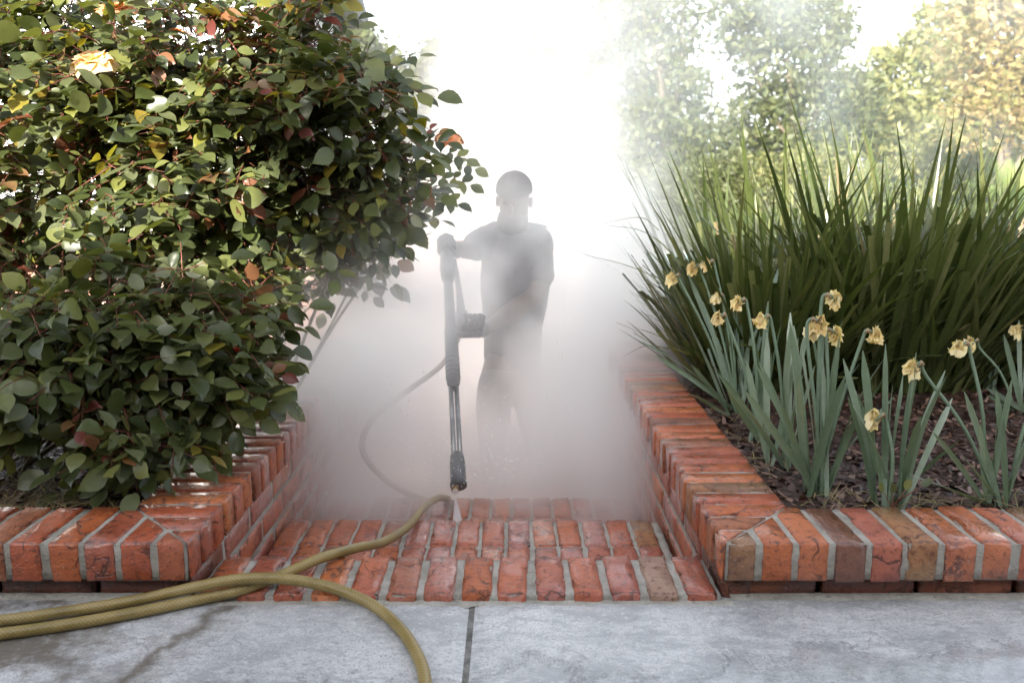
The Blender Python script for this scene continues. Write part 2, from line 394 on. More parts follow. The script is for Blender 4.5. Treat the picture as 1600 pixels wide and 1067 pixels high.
bm = bmesh.new(); bm.faces.new([bm.verts.new((p.x, p.y, ZL-.10)) for p in pool_poly]); setting('pool_water', bm_mesh('pool_water', bm), M_WATER)
pr = empty('pool_coping', (PA.x, PA.y, ZL), 'pale stone coping round the far swimming pool', 'pool edge')
for i in range(4):
    a, b = pool_poly[i].xy, pool_poly[(i+1) % 4].xy; e = (b-a); L = e.length; e.normalize(); nrm = Vector((e.y, -e.x))
    n = max(2, int(L/1.0))
    for k in range(n):
        p0 = a + e*(L*k/n+.008); p1 = a + e*(L*(k+1)/n-.008); bm = bmesh.new()
        vs1 = [(p0 - nrm*.03), (p1 - nrm*.03), (p1 + nrm*.30), (p0 + nrm*.30)]
        lo = [bm.verts.new((q.x, q.y, ZL+.003)) for q in vs1]; hi = [bm.verts.new((q.x, q.y, ZL+.05)) for q in vs1]
        bm.faces.new(hi); bm.faces.new(lo[::-1])
        for j in range(4): bm.faces.new((lo[j], lo[(j+1) % 4], hi[(j+1) % 4], hi[j]))
        child('coping_stone', bm_mesh('coping_stone', bm), pr, M_COP, smooth=False)

# ---- patio slabs in front
bm = bmesh.new(); box(bm, -9, 9, -3.0, 1.60, -.25, -.012); patio = setting('patio', bm_mesh('patio', bm), M_GAP)
def slab(x0, x1, y0, y1):
    nx = max(2, int((x1-x0)/.02)) if x1 - x0 < 2.2 else 90; ny = 36
    def zf(x, y):
        e = min(x-x0, x1-x, y1-y, y-y0); z = .0008*noise.noise(Vector((x*7, y*7, 0))) + .0012*noise.noise(Vector((x*2.2, y*2.2, 5)))
        return z - (.004*(1-e/.008)**2 if e < .008 else 0) - .001
    me = grid_mesh('slab', x0, x1, y0, y1, nx, ny, zf); me.materials.append(M_CONC)
    child('slab', me, patio)
for (xa, xb) in ((-1.75, -.081), (-.070, 1.45), (1.461, 3.2), (-3.4, -1.761)):
    slab(xa, xb, .35, 1.545)
bm = bmesh.new(); box(bm, -.0815, -.0695, .35, 1.545, -.0118, -.0055); child('joint_filler', bm_mesh('joint_filler', bm), patio, simple('dark_grey_joint_filler', (.13, .125, .115), .8, 60, .5, .6), smooth=False)
# mortar line smeared between patio and bricks
def wobble_strip(name, x0, x1, yf, yb, z, mat, amp, parent, seed):
    n = int((x1-x0)/.008); v = []; f = []
    for i in range(n+1):
        x = x0 + (x1-x0)*i/n
        a = yf + amp*noise.noise(Vector((x*14, seed, 0))) + amp*.5*noise.noise(Vector((x*50, seed, 3))); b = yb
        v += [(x, a, z-.006), (x, (a+b)/2, z+.0015*noise.noise(Vector((x*30, seed, 9)))), (x, b, z)]
    for i in range(n):
        k = 3*i; f += [(k, k+3, k+4, k+1), (k+1, k+4, k+5, k+2)]
    me = mesh_np(name, v, f); me.materials.append(mat); return child(name, me, parent)

# ---- soil beds
def M_soil():
    t = NT('dark_bark_mulch_soil'); v = t.pos(); a = t.noise(v, 40, 6, .7); b = t.noise(v, 6, 4)
    c = t.ramp(a, [(.3, (.018, .010, .006)), (.6, (.06, .032, .020)), (.8, (.12, .07, .045))])
    return t.set(c, .8, t.bump(a, .9, .02))
MS = M_soil()
def bedz(x, y): return .085 + .018*noise.noise(Vector((x*2.5, y*2.5, 1))) + .006*noise.noise(Vector((x*14, y*14, 1)))
def bed(name, x0, x1, y0, y1):
    me = grid_mesh(name, x0, x1, y0, y1, 90, 60, bedz); return setting(name, me, MS, True)
bed('garden_bed_soil', XRo-.03, 5.0, Y1-.03, 4.4)
bed('garden_bed_soil', -5.0, XLo+.03, Y1-.03, YE-.02)
# bark chips: nobody could count them
CHIP = [leafmat('bark_chip', [(.018, .008, .006), (.05, .022, .015), (.10, .045, .032), (.20, .12, .085), (.06, .026, .018), (.022, .011, .008), (.03, .014, .01)], .5, 0.0)]
def chips(name, n, xr, yr, lo=.006, hi=.028, mats=CHIP, flat=.35):
    pts = np.stack([rng.uniform(*xr, n), rng.uniform(*yr, n)], 1); V = []; T = []
    base = np.array([[-1,-.5,0],[-.5,-1,.2],[.9,-.8,0],[1,.4,.1],[.3,1,.15],[-.9,.7,0],[-.9,-.4,-.5],[.9,-.6,-.5],[.8,.6,-.5],[-.8,.6,-.5]])
    F0 = [(0,1,2),(0,2,3),(0,3,4),(0,4,5),(0,6,7),(0,7,2),(2,7,8),(2,8,3),(3,8,9),(3,9,4),(4,9,5),(5,9,6),(5,6,0)]
    L = rng.uniform(lo, hi, n); W = L*rng.uniform(.18, .5, n); H = L*.12
    for i in range(n):
        z = bedz(*pts[i]) + rng.uniform(-.002, .008)
        q = Matrix.Rotation(rng.uniform(0, 6.28), 3, 'Z') @ Matrix.Rotation(rng.normal(0, flat), 3, 'X') @ Matrix.Rotation(rng.normal(0, flat), 3, 'Y')
        v = base*np.array([L[i], W[i], H[i]])*rng.uniform(.7, 1.2, (10, 1)); V.append(v @ np.array(q).T + np.array([*pts[i], z])); T += [rng.random()]*10
    V = np.concatenate(V); F = (np.array(F0)[None] + (np.arange(n)*10)[:, None, None]).reshape(-1, 3)
    me = mesh_np(name, V, F, tint=T, mats=mats); me.polygons.foreach_set('use_smooth', [False]*len(me.polygons))
    o = bpy.data.objects.new(name, me); COL.objects.link(o); o['kind'] = 'stuff'; return o
o = chips('bark_mulch', 15000, (XRo+.005, 2.2), (Y1+.006, 3.2), .004, .020); o['label'] = 'reddish brown bark mulch over the right garden bed'
o = chips('bark_mulch', 4500, (-1.5, XLo-.005), (Y1+.006, 2.3), .004, .018); o['label'] = 'dark bark mulch over the left garden bed'
STRAW = [leafmat('dry_grass_litter', [(.30, .22, .10), (.16, .11, .05), (.22, .20, .08)], .7, .1)]
def litter(name, n, xr, yr):
    V = []; F = []; T = []
    for i in range(n):
        x, y = rng.uniform(*xr), rng.uniform(*yr); a = rng.uniform(0, 6.28); L = rng.uniform(.015, .05); z = bedz(x, y)+.012+rng.uniform(0, .012)
        d = np.array([math.cos(a), math.sin(a), rng.normal(0, .25)])*L; w = np.array([-math.sin(a), math.cos(a), .3])*.0007; p = np.array([x, y, z]); k = len(V)
        V += [p-d-w, p-d+w, p+w*1.5+[0,0,.004], p-w*1.5+[0,0,.004], p+d]; F += [(k, k+1, k+2), (k, k+2, k+3), (k+3, k+2, k+4)]; T += [rng.random()]*5
    me = mesh_np(name, V, F, tint=T, mats=STRAW); o = bpy.data.objects.new(name, me); COL.objects.link(o); o['kind'] = 'stuff'; return o
o = litter('dry_grass_clippings', 150, (.62, 1.25), (1.70, 1.80)); o['label'] = 'straw coloured clippings behind the brick cap'
o = litter('dry_grass_clippings', 700, (-1.45, -.80), (1.70, 1.95)); o['label'] = 'straw coloured clippings on the left bed'
o = litter('dry_grass_clippings', 90, (.58, .75), (1.9, 2.5)); o['label'] = 'straw clippings along the path side of the right bed'

# ================================================================== BRICKWORK
caps = brick_set('brick', .183, .0585, .0805, 7, M_BRICK)
caps_tan = brick_set('brick', .183, .0585, .0805, 2, M_BRICK_TAN)
caps_pale = brick_set('brick', .183, .0585, .0805, 3, M_BRICK_PALE)
stret = brick_set('brick', .175, .058, .057, 5, M_BRICK_PALE)
M_BRICK_SHADE = brick_material('shade_darkened_brick', [(0, (.15, .038, .02)), (.4, (.10, .03, .018)), (.7, (.17, .045, .022))], .5)  # shade below the wall caps, painted in as a darker brick colour
stret_shade = brick_set('brick', .175, .058, .057, 2, M_BRICK_SHADE)  # end stretchers under the cap, with the same shade in their colour
low = brick_set('brick', .180, .058, .040, 3, M_BRICK_SHADE)
tread = brick_set('brick', .169, .0575, .075, 7, M_BRICK_PALE, rag=2.2, cuts=(10, 5, 3))
tread_r = brick_set('brick', .169, .0575, .075, 5, M_BRICK, rag=2.2, cuts=(10, 5, 3))
tread_g = brick_set('brick', .171, .057, .075, 1, M_BRICK_GREY, rag=2.2)
def put(me, parent, loc, rz=0, jit=1.0, flip=None, label=None):
    j = .0022*jit
    m = Matrix.Translation(Vector(loc) + Vector((random.uniform(-j, j)*.5, random.uniform(-j, j), random.uniform(-j, j)*.6))) @ Matrix.Rotation(rz + random.gauss(0, .012)*jit, 4, 'Z') @ Matrix.Rotation(random.gauss(0, .010)*jit, 4, 'X') @ Matrix.Rotation(random.gauss(0, .006)*jit, 4, 'Y')
    if flip is None: flip = random.random() < .5
    if flip: m = m @ Matrix.Rotation(math.pi, 4, 'Z')
    if random.random() < .5: m = m @ Matrix.Rotation(math.pi, 4, 'X')
    return child('brick', me, parent, matrix=m, label=label)
def pick():
    r = random.random()
    return random.choice(caps if r < .72 else caps_pale if r < .88 else caps_tan)
def rough_box_mesh(name, x0, x1, y0, y1, z0, z1, amp=.0015, step=.03):
    bm = bmesh.new(); box(bm, x0, x1, y0, y1, z0, z1)
    for ax, ln in ((0, x1-x0), (1, y1-y0), (2, z1-z0)):
        es = [e for e in bm.edges if abs((e.verts[0].co-e.verts[1].co)[ax]) > ln*.9]
        bmesh.ops.subdivide_edges(bm, edges=es, cuts=min(80, max(0, int(ln/step))), use_grid_fill=True)
    for v in bm.verts: v.co += Vector([noise.noise(v.co*30+Vector((k*9, 0, 0)))*amp for k in range(3)])
    return bm_mesh(name, bm)

def flank(side):
    s = 1 if side == 'right' else -1
    xi, xo = (XR, XRo) if s > 0 else (XL, XLo)          # inner (path side) / outer (bed side)
    lab = ('red brick retaining wall right of the steps, daffodils behind it' if s > 0 else 'red brick retaining wall left of the steps, under the rose bushes')
    root = empty('retaining_wall', (xi, Y0, 0), lab, 'brick wall', 'brick retaining walls beside the steps')
    xend = s*2.75
    # mortar cores, a few mm inside the brick faces
    g = .0045
    a, b = sorted((xi + s*g, xo - s*g))
    me = rough_box_mesh('mortar', a, b, Y0+g, YE-g, CB+.002, CT-.0055); child('mortar', me, root, M_MORTAR, smooth=True)
    a, b = sorted((xo - s*g*1.5, xend))
    me = rough_box_mesh('mortar', a, b, Y0+g, Y1-g, CB+.004, CT-.0055); child('mortar', me, root, M_MORTAR, smooth=True)
    a, b = sorted((xi + s*.0085, xo - s*.02))
    me = rough_box_mesh('mortar', a, b, Y0+.075, YE-.008, ZL+.01, CB, .002, .05); child('mortar', me, root, M_MORTAR, smooth=True)
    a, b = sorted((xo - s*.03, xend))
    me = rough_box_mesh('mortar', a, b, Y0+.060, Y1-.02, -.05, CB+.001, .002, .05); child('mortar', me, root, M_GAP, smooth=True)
    zc = (CT+CB)/2
    # mitre line through inner and outer corner
    ic = Vector((xi, Y0, 0)); oc = Vector((xo, Y1, 0)); dg = (oc-ic).normalized(); nd = Vector((-dg.y, dg.x, 0)) * (1 if s > 0 else -1)   # nd points to the side run (+Y)
    def cut_brick(me_src, M, nrm, gap=.005):
        bm = bmesh.new(); bm.from_mesh(me_src); bmesh.ops.transform(bm, matrix=M, verts=bm.verts)
        r = bmesh.ops.bisect_plane(bm, geom=bm.verts[:]+bm.edges[:]+bm.faces[:], plane_co=ic + nrm*gap, plane_no=-nrm, clear_outer=True)
        if len(bm.verts) < 12: bm.free(); return
        ed = [e for e in r['geom_cut'] if isinstance(e, bmesh.types.BMEdge)]
        bmesh.ops.holes_fill(bm, edges=ed, sides=0)
        c = sum((v.co for v in bm.verts), Vector())/len(bm.verts)
        bmesh.ops.translate(bm, vec=-c, verts=bm.verts)
        me = bm_mesh('brick', bm); me.materials.append(me_src.materials[0])
        child('brick', me, root, matrix=Matrix.Translation(c))
    # side run
    pitch = .0672; k = 0; y = Y0 + .034
    xm = (xi+xo)/2
    while y < YE - .03:
        if y - .03 < Y1:
            cut_brick(pick(), Matrix.Translation((xm, y, zc)), nd)
        else:
            r_ = pick(); o = put(r_, root, (xm - s*random.uniform(-.002, .004), y, zc)); 
        y += pitch*random.uniform(.97, 1.03)
    # front run
    x = xi + s*.031; ym = (Y0+Y1)/2; k = 0
    while abs(x) < abs(xend) - .03:
        src = pick()
        if s > 0 and k == 3: src = caps_tan[0]
        if s > 0 and k == 0: src = caps_tan[1]
        if s > 0 and k in (2, 4, 6, 7, 8): src = random.choice(caps_pale)
        if s < 0: src = random.choice(caps)
        if abs(x - xi) < abs(xo - xi) + .02: cut_brick(src, Matrix.Translation((x, ym, zc)) @ Matrix.Rotation(math.pi/2, 4, 'Z'), -nd)
        else: put(src, root, (x, ym + random.uniform(-.003, .002), zc), math.pi/2)
        x += s*.0685*random.uniform(.97, 1.03); k += 1
    # lower course beneath the front caps, set back and half in the dark
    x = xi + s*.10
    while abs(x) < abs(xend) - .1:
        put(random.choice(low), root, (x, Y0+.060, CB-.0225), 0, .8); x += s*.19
    # stretcher courses of the inner face
    z = CB - .032; row = 0
    treadz = lambda yy: .018 if yy < 1.68 else -.119 if yy < 2.206 else -.256 if yy < 2.73 else -.42 if yy < 3.03 else -.585 if yy < 3.33 else -.75
    while z > ZL + .02:
        y = Y0 + .115 + (row % 2)*.09
        if row % 2 == 1:   # half brick closes the front end
            pass
        while y < YE - .09:
            if z + .03 > treadz(y + .09) - .02:
                put(random.choice(stret if y > Y0+.25 or z < -.05 else stret_shade), root, (xi + s*.034, y, z), math.pi/2, .45)
            y += .187
        z -= .0672; row += 1
    return root
wr = flank('right'); wl_ = flank('left')

steps = empty('brick_steps', (-.1, Y0, 0), 'wet brick steps going down between the two walls into steam', 'steps')
zt = [.018, -.119, -.256]; ye = [(1.500, 1.680), (1.684, 2.206), (2.210, 2.730)]
for i, ((ya, yb), z) in enumerate(zip(ye, zt)):
    me = rough_box_mesh('mortar', XL+.004, XR-.002, ya+.010, yb+(.0 if i else -.008)-.006, z-.30, z-.0065, .0022, .012 if i < 2 else .03)
    child('mortar', me, steps, M_MORTAR)
n1 = 14
for i in range(n1):
    w = 1.004/n1; x = XL + .003 + w*(i+.5)
    src = tread_g[0] if i == n1-2 else random.choice(tread_r if i in (0, 1, 2, 3, 5, 7, n1-1) else tread)
    put(src, steps, (x, (ye[0][0]+ye[0][1])/2, zt[0]-.0375), math.pi/2, .9, label='brick caked with grey mortar' if i == n1-2 else None)
for (ya, yb), z, n, rows in ((ye[1], zt[1], 15, 3), (ye[2], zt[2], 15, 3)):
    for r_ in range(rows):
        dx = .012*random.uniform(-1, 1)
        for i in range(n):
            w = .995/n; x = XL + .008 + w*(i+.5); yy = yb - .1745*(r_+.5) + .001
            src = random.choice(tread_r if (i < 4 and z == zt[1]) or random.random() < .25 else tread)
            put(src, steps, (min(XR-.03, max(XL+.03, x+dx)), yy, z-.0375), math.pi/2, .9)
# lower treads, deep inside the steam: joined
bm = bmesh.new()
for (ya, yb, z) in ((2.735, 3.03, -.42), (3.03, 3.33, -.585), (3.33, 3.62, -.75)):
    for r_ in range(2):
        for i in range(15): 
            x = XL + .01 + .066*(i+.5); y = yb - .145*(r_+.5); box(bm, x-.029, x+.029, y-.068, y+.068, z-.08, z)
    box(bm, XL+.005, XR-.005, ya, yb-.004, z-.3, z-.006)
o = child('lower_treads', bm_mesh('lower_treads', bm), steps, M_BRICK_PALE, smooth=False, kind='stuff')
wobble_strip('mortar_seam', -.62, .42, 1.4945, 1.512, .003, M_MORTAR, .010, steps, 1)
wobble_strip('mortar_seam', .42, 2.7, 1.518, 1.538, .004, M_MORTAR, .010, wr, 2)
wobble_strip('mortar_seam', -2.7, -.62, 1.518, 1.538, .004, M_MORTAR, .010, wl_, 3)

# house behind the camera: it is what shades the patio
M_STUCCO = simple('brown_stucco', (.20, .165, .13), .85, 5, .06)
hs = empty('house', (0, -2.3, 0), 'brown stucco house whose shade falls over the patio, with an added unseen right wing and sun blocker', 'house')
bm = bmesh.new(); box(bm, -11, -1.72, -9, -2.3, -.2, 1.9); child('wall', bm_mesh('wall', bm), hs, M_STUCCO, smooth=False)
bm = bmesh.new(); box(bm, -1.72, 11, -9, -2.3, -.2, 2.78); child('wall', bm_mesh('wall', bm), hs, M_STUCCO, smooth=False)  # unseen taller wing, added to raise the shade line on the right
bm = bmesh.new(); box(bm, -1.78, 11.2, -9.2, -2.18, 2.782, 2.90); child('roof', bm_mesh('roof', bm), hs, M_STUCCO, smooth=False)  # top slab of the added wing
bm = bmesh.new(); box(bm, -1.74, -1.02, -3.1, -2.25, 2.902, 3.85); child('sun_blocker', bm_mesh('sun_blocker', bm), hs, M_STUCCO, smooth=False)  # unseen box, added to keep the sun off the person's head
bm = bmesh.new(); prof = [(-.9, 1.76), (-.9, 1.87), (-5, 3.3), (-9.1, 1.87), (-9.1, 1.76)]
a = [bm.verts.new((-11.5, y, z)) for y, z in prof]; b = [bm.verts.new((-1.79, y, z)) for y, z in prof]
bm.faces.new(a); bm.faces.new(b[::-1])
for i in range(5): bm.faces.new((a[i], b[i], b[(i+1) % 5], a[(i+1) % 5]))
child('roof', bm_mesh('roof', bm), hs, simple('brown_shingle', (.12, .09, .07), .9, 12, .3), smooth=False)
for x in (-6, -1.5, 3.5):
    bm = bmesh.new(); box(bm, x, x+1.6, -2.33, -2.26, .0 if x == -1.5 else .8, 1.85)
    child('window' if x != -1.5 else 'glass_door', bm_mesh('window', bm), hs, simple('dark_glass', (.03, .035, .04), .05, 3, .1, 0), smooth=False)

# ================================================================== BACKGROUND
def wall_far():
    w0 = Vector((-5.6, 8.9, ZL)); root = empty('garden_wall', w0, 'sunlit salmon brick garden wall far behind the rose bushes, seen under their branches', 'brick wall')
    L = 5.6; H = 1.15; cw, ch = .29, .096
    bm = bmesh.new(); box(bm, w0.x, w0.x+L, w0.y+.012, w0.y+.25, ZL, ZL+H); child('mortar', bm_mesh('mortar', bm), root, M_MORTAR, smooth=False)
    far = brick_set('brick', cw-.016, .06, ch-.014, 3, M_BRICK_FAR, cuts=(1, 0, 1), rag=1.0); z = ZL + ch/2; r_ = 0; cells = []
    while z < ZL + H:
        x = w0.x + L - cw/2 - (r_ % 2)*cw/2; 
        while x > w0.x + cw/2: cells.append((x, z)); x -= cw
        z += ch; r_ += 1
    cells.sort(key=lambda c: -c[0] + (ZL+H-c[1])*.8)
    for x, z in cells[:290]: child('brick', random.choice(far), root, matrix=Matrix.Translation((x, w0.y, z)))
    bm = bmesh.new(); box(bm, w0.x-.03, w0.x+L+.03, w0.y-.05, w0.y+.29, ZL+H+.0, ZL+H+.07); child('coping', bm_mesh('coping', bm), root, M_COP, smooth=False)
wall_far()
nh = empty('neighbour_house', (-9, 15, ZL), 'pale grey sided house glimpsed behind the top of the rose bush', 'house')
M_SIDE = simple('pale_grey_siding', (.50, .52, .54), .7, 4, .06)
bm = bmesh.new(); box(bm, -14, -4.2, 15, 22, ZL, 4.6); child('wall', bm_mesh('wall', bm), nh, M_SIDE, smooth=False)
for i in range(26):
    bm = bmesh.new(); z = ZL + .15 + i*.2; box(bm, -14.02, -4.18, 14.95 , 14.995, z, z+.17)
    child('siding_board', bm_mesh('siding_board', bm), nh, M_SIDE, smooth=False)
bm = bmesh.new(); pr_ = [(14.3, 4.6), (14.3, 4.75), (18.5, 6.6), (22.7, 4.75), (22.7, 4.6)]
a = [bm.verts.new((-14.6, y, z)) for y, z in pr_]; b = [bm.verts.new((-3.6, y, z)) for y, z in pr_]; bm.faces.new(a); bm.faces.new(b[::-1])
for i in range(5): bm.faces.new((a[i], b[i], b[(i+1) % 5], a[(i+1) % 5]))
child('roof', bm_mesh('roof', bm), nh, simple('grey_roofing', (.2, .2, .21), .8, 10, .2), smooth=False)
for x in (-11.5, -8.3):
    bm = bmesh.new(); box(bm, x, x+1.4, 14.90, 14.94, 1.6, 3.2); w_ = child('window', bm_mesh('window', bm), nh, simple('window_glass', (.05, .06, .07), .05, 3, .1, 0), smooth=False)
    bm = bmesh.new()
    for q in ((x-.08, x, 1.52, 3.28), (x+1.4, x+1.48, 1.52, 3.28), (x, x+1.4, 3.2, 3.28), (x, x+1.4, 1.52, 1.6), (x+.67, x+.73, 1.6, 3.2)): box(bm, q[0], q[1], 14.87, 14.93, q[2], q[3])
    child('frame', bm_mesh('frame', bm), w_, M_COP, smooth=False)

M_BARK = simple('grey_brown_bark', (.13, .10, .075), .9, 25, .35, .6)
def tree_leafmat(name, cols): return leafmat(name, cols, .5, .4)
ML_GREEN = tree_leafmat('dusty_green_tree_leaf', [(.045, .065, .022), (.08, .10, .035), (.12, .13, .05), (.06, .08, .03)])
ML_YEL = tree_leafmat('yellow_green_tree_leaf', [(.12, .14, .045), (.18, .20, .07), (.24, .23, .09), (.15, .17, .06)])
ML_ORG = tree_leafmat('turning_orange_leaf', [(.34, .21, .10), (.26, .25, .09), (.38, .27, .14), (.20, .22, .08), (.36, .18, .10)])
ML_DARK = tree_leafmat('deep_green_hedge_leaf', [(.05, .08, .025), (.09, .12, .035), (.13, .15, .05)])
def leafcloud(n, blobs, size, seedn, shell=.55, aspect=.55, orient_up=.3):
    """n leaf quads (two triangles folded along the midrib) spread in noisy clumps inside ellipsoids"""
    r_ = np.random.default_rng(seedn); vol = np.array([b[3]*b[4]*b[5] for b in blobs])**.75; pr = vol/vol.sum()
    idx = r_.choice(len(blobs), n, p=pr); B = np.array([b[:6] for b in blobs])[idx]
    # clump centres
    d = r_.normal(size=(n, 3)); d /= np.linalg.norm(d, axis=1)[:, None]
    nc = max(6, n//70); cd = r_.normal(size=(nc, 3)); cd /= np.linalg.norm(cd, axis=1)[:, None]; cr = r_.uniform(.35, 1.05, nc)**shell
    ci = r_.integers(0, nc, n); loc = cd[ci]*cr[ci][:, None] + r_.normal(size=(n, 3))*.13
    mask = r_.random(n) < .25; loc[mask] = d[mask]*(r_.random(mask.sum())**.4)[:, None]
    C = B[:, :3] + loc*B[:, 3:6]
    a = r_.normal(size=(n, 3)); a /= np.linalg.norm(a, axis=1)[:, None]; b = np.cross(a, r_.normal(size=(n, 3)) + [0, 0, orient_up]); b /= np.linalg.norm(b, axis=1)[:, None]; c = np.cross(a, b)
    s = size*r_.uniform(.6, 1.35, n)[:, None]
    v = np.stack([C - a*s, C + b*s*aspect + c*s*.18, C + a*s, C - b*s*aspect + c*s*.18], 1).reshape(-1, 3)
    k = np.arange(n)[:, None]*4; f = np.concatenate([k + [0, 1, 2], k + [0, 2, 3]], 0)
    tint = np.repeat(np.clip(r_.random(n)*.6 + r_.random(nc)[ci]*.4, 0, 1), 4)
    return v, f, tint
def tree(loc, blobs, n, size, mat, trunk_r, label, cat='tree', name='garden_tree', group='trees beyond the pool', seed=1, limbs=7):
    root = empty(name, loc, label, cat, group); r_ = random.Random(seed); loc = Vector(loc)
    bm = bmesh.new(); top = Vector(blobs[0][:3]); mid = (loc*0.45 + top*.55) + Vector((r_.uniform(-.3, .3), 0, 0))
    tube_bm(bm, spline([loc, loc*.7+mid*.3+Vector((r_.uniform(-.15, .15), 0, 0)), mid, top], 5), [trunk_r*(1-.75*i/15) for i in range(16)], 8)
    me = bm_mesh('trunk', bm); child('trunk', me, root, M_BARK)
    for i in range(limbs):
        b = blobs[i % len(blobs)]; end = Vector(b[:3]) + Vector((r_.uniform(-1, 1)*b[3], r_.uniform(-1, 1)*b[4], r_.uniform(-.2, .9)*b[5]))*.8
        st = loc.lerp(mid, r_.uniform(.55, 1)); q = st.lerp(end, .5) + Vector((r_.uniform(-.3, .3), r_.uniform(-.3, .3), r_.uniform(.0, .4)))
        pp = spline([st, q, end], 5); child('limb', tube_mesh('limb', pp, [trunk_r*.38*(1-.85*k/10) for k in range(11)], 6), root, M_BARK)
    v, f, ti = leafcloud(n, blobs, size, seed); me = mesh_np('crown', v, f, ti, mats=[mat]); child('crown', me, root, kind='stuff')
    return root
def px_blob(px, py, d, rx, ry, rd=None):
    p = P(px, py, d); k = d/FPX; return (p.x, p.y, p.z, rx*k, rd if rd else rx*k, ry*k)
def ground_at(px, d): p = P(px, 400, d); return (p.x, p.y, terrain_z(p.x, p.y) if p.y > 20.9 else ZL)
tree(ground_at(1560, 15), [px_blob(1585, 60, 15, 110, 100), px_blob(1640, 150, 15, 130, 90), px_blob(1530, 190, 15, 60, 50), px_blob(1600, -60, 15, 120, 90)], 15000, .075, ML_ORG, .16, 'tall tree turning orange and yellow at the far right behind the strap grass', seed=11)
tree(ground_at(1500, 17.5), [px_blob(1510, 265, 17.5, 75, 55), px_blob(1420, 285, 17.5, 60, 40), px_blob(1590, 290, 17.5, 70, 50)], 9000, .08, ML_YEL, .12, 'low bright yellow green tree under the orange one', seed=12)
tree(ground_at(1270, 28), [px_blob(1230, 90, 28, 90, 95), px_blob(1180, 30, 28, 80, 60), px_blob(1300, 170, 28, 80, 70), px_blob(1290, 40, 28, 50, 50), px_blob(1190, 200, 28, 70, 50), px_blob(1120, 240, 28, 70, 50), px_blob(1260, 250, 28, 80, 50)], 11000, .13, ML_GREEN, .22, 'grey green open tree behind the thin steam, right of the plume', seed=13)
tree(ground_at(1420, 30), [px_blob(1420, 130, 30, 80, 70), px_blob(1470, 60, 30, 60, 60), px_blob(1370, 190, 30, 80, 60), px_blob(1440, 220, 30, 80, 50)], 9000, .14, ML_YEL, .2, 'yellowish feathery tree between the grey green tree and the orange one', seed=14)
tree(ground_at(1030, 30), [px_blob(1030, 60, 30, 75, 90), px_blob(980, 10, 30, 60, 60), px_blob(1050, 170, 30, 80, 60), px_blob(1000, 240, 30, 90, 60), px_blob(1090, 270, 30, 90, 50)], 9000, .14, ML_GREEN, .22, 'tree almost lost in the white plume, just right of its middle', seed=15)
tree(ground_at(900, 34), [px_blob(900, 110, 34, 80, 90), px_blob(850, 180, 34, 70, 60), px_blob(955, 170, 34, 70, 80), px_blob(790, 230, 34, 80, 50), px_blob(920, 270, 34, 110, 50)], 9000, .15, ML_GREEN, .22, 'palest tree, right behind the plume above the person', seed=18)
tree(ground_at(690, 30), [px_blob(690, 120, 30, 45, 60), px_blob(640, 170, 30, 50, 60), px_blob(560, 120, 30, 70, 80)], 8000, .14, ML_GREEN, .2, 'faint tree in the steam left of the plume, above the rose branches', seed=16)
tree(ground_at(300, 24), [px_blob(300, 150, 24, 200, 110), px_blob(80, 120, 24, 160, 130), px_blob(430, 240, 24, 120, 90)], 9000, .16, ML_YEL, .25, 'bright tree glimpsed in the gaps of the left rose bush', seed=17)
for i, (px, py, d, rx, ry, mt, lb) in enumerate([
    (1030, 300, 21.5, 45, 45, ML_GREEN, 'rounded pale shrub at the pool far corner, right of the steam'),
    (1130, 290, 23, 90, 55, ML_GREEN, 'dusty wide shrub behind the left part of the strap grass'),
    (1260, 280, 23, 90, 60, ML_YEL, 'yellow green shrub behind the middle of the strap grass'),
    (1390, 320, 20, 90, 50, ML_YEL, 'bright shrub showing between the tall grass tips'),
    (1540, 400, 13, 90, 40, ML_YEL, 'low sunlit shrub right behind the strap grass'),
    (900, 310, 24, 90, 50, ML_GREEN, 'shrub mass veiled by steam behind the person'),
    (1180, 350, 21.5, 160, 22, ML_DARK, 'low clipped hedge along the far side of the pool')]):
    p = P(px, py, d); root = empty('garden_shrub' if i < 6 else 'clipped_hedge', (p.x, p.y, ZL), lb, 'shrub' if i < 6 else 'hedge', 'shrubs beyond the pool' if i < 6 else None)
    k = d/FPX; v, f, ti = leafcloud(4500, [(p.x+dx*rx*k, p.y, p.z+dz*ry*k, rx*k*.6, rx*k*.5 if i < 6 else .4, ry*k*.75) for dx, dz in ((-.5, 0), (.1, .3), (.5, -.1), (0, -.6), (-.7, -.6), (.7, -.6))], .07*d/20, 60+i)
    child('foliage', mesh_np('foliage', v, f, ti, mats=[mt]), root, kind='stuff')
    for s_ in range(4):
        child('stem', tube_mesh('stem', [(p.x+(s_-1.5)*.12, p.y, ZL-.02), (p.x+(s_-1.5)*.4, p.y, p.z)], [.03, .015], 6), root, M_BARK)
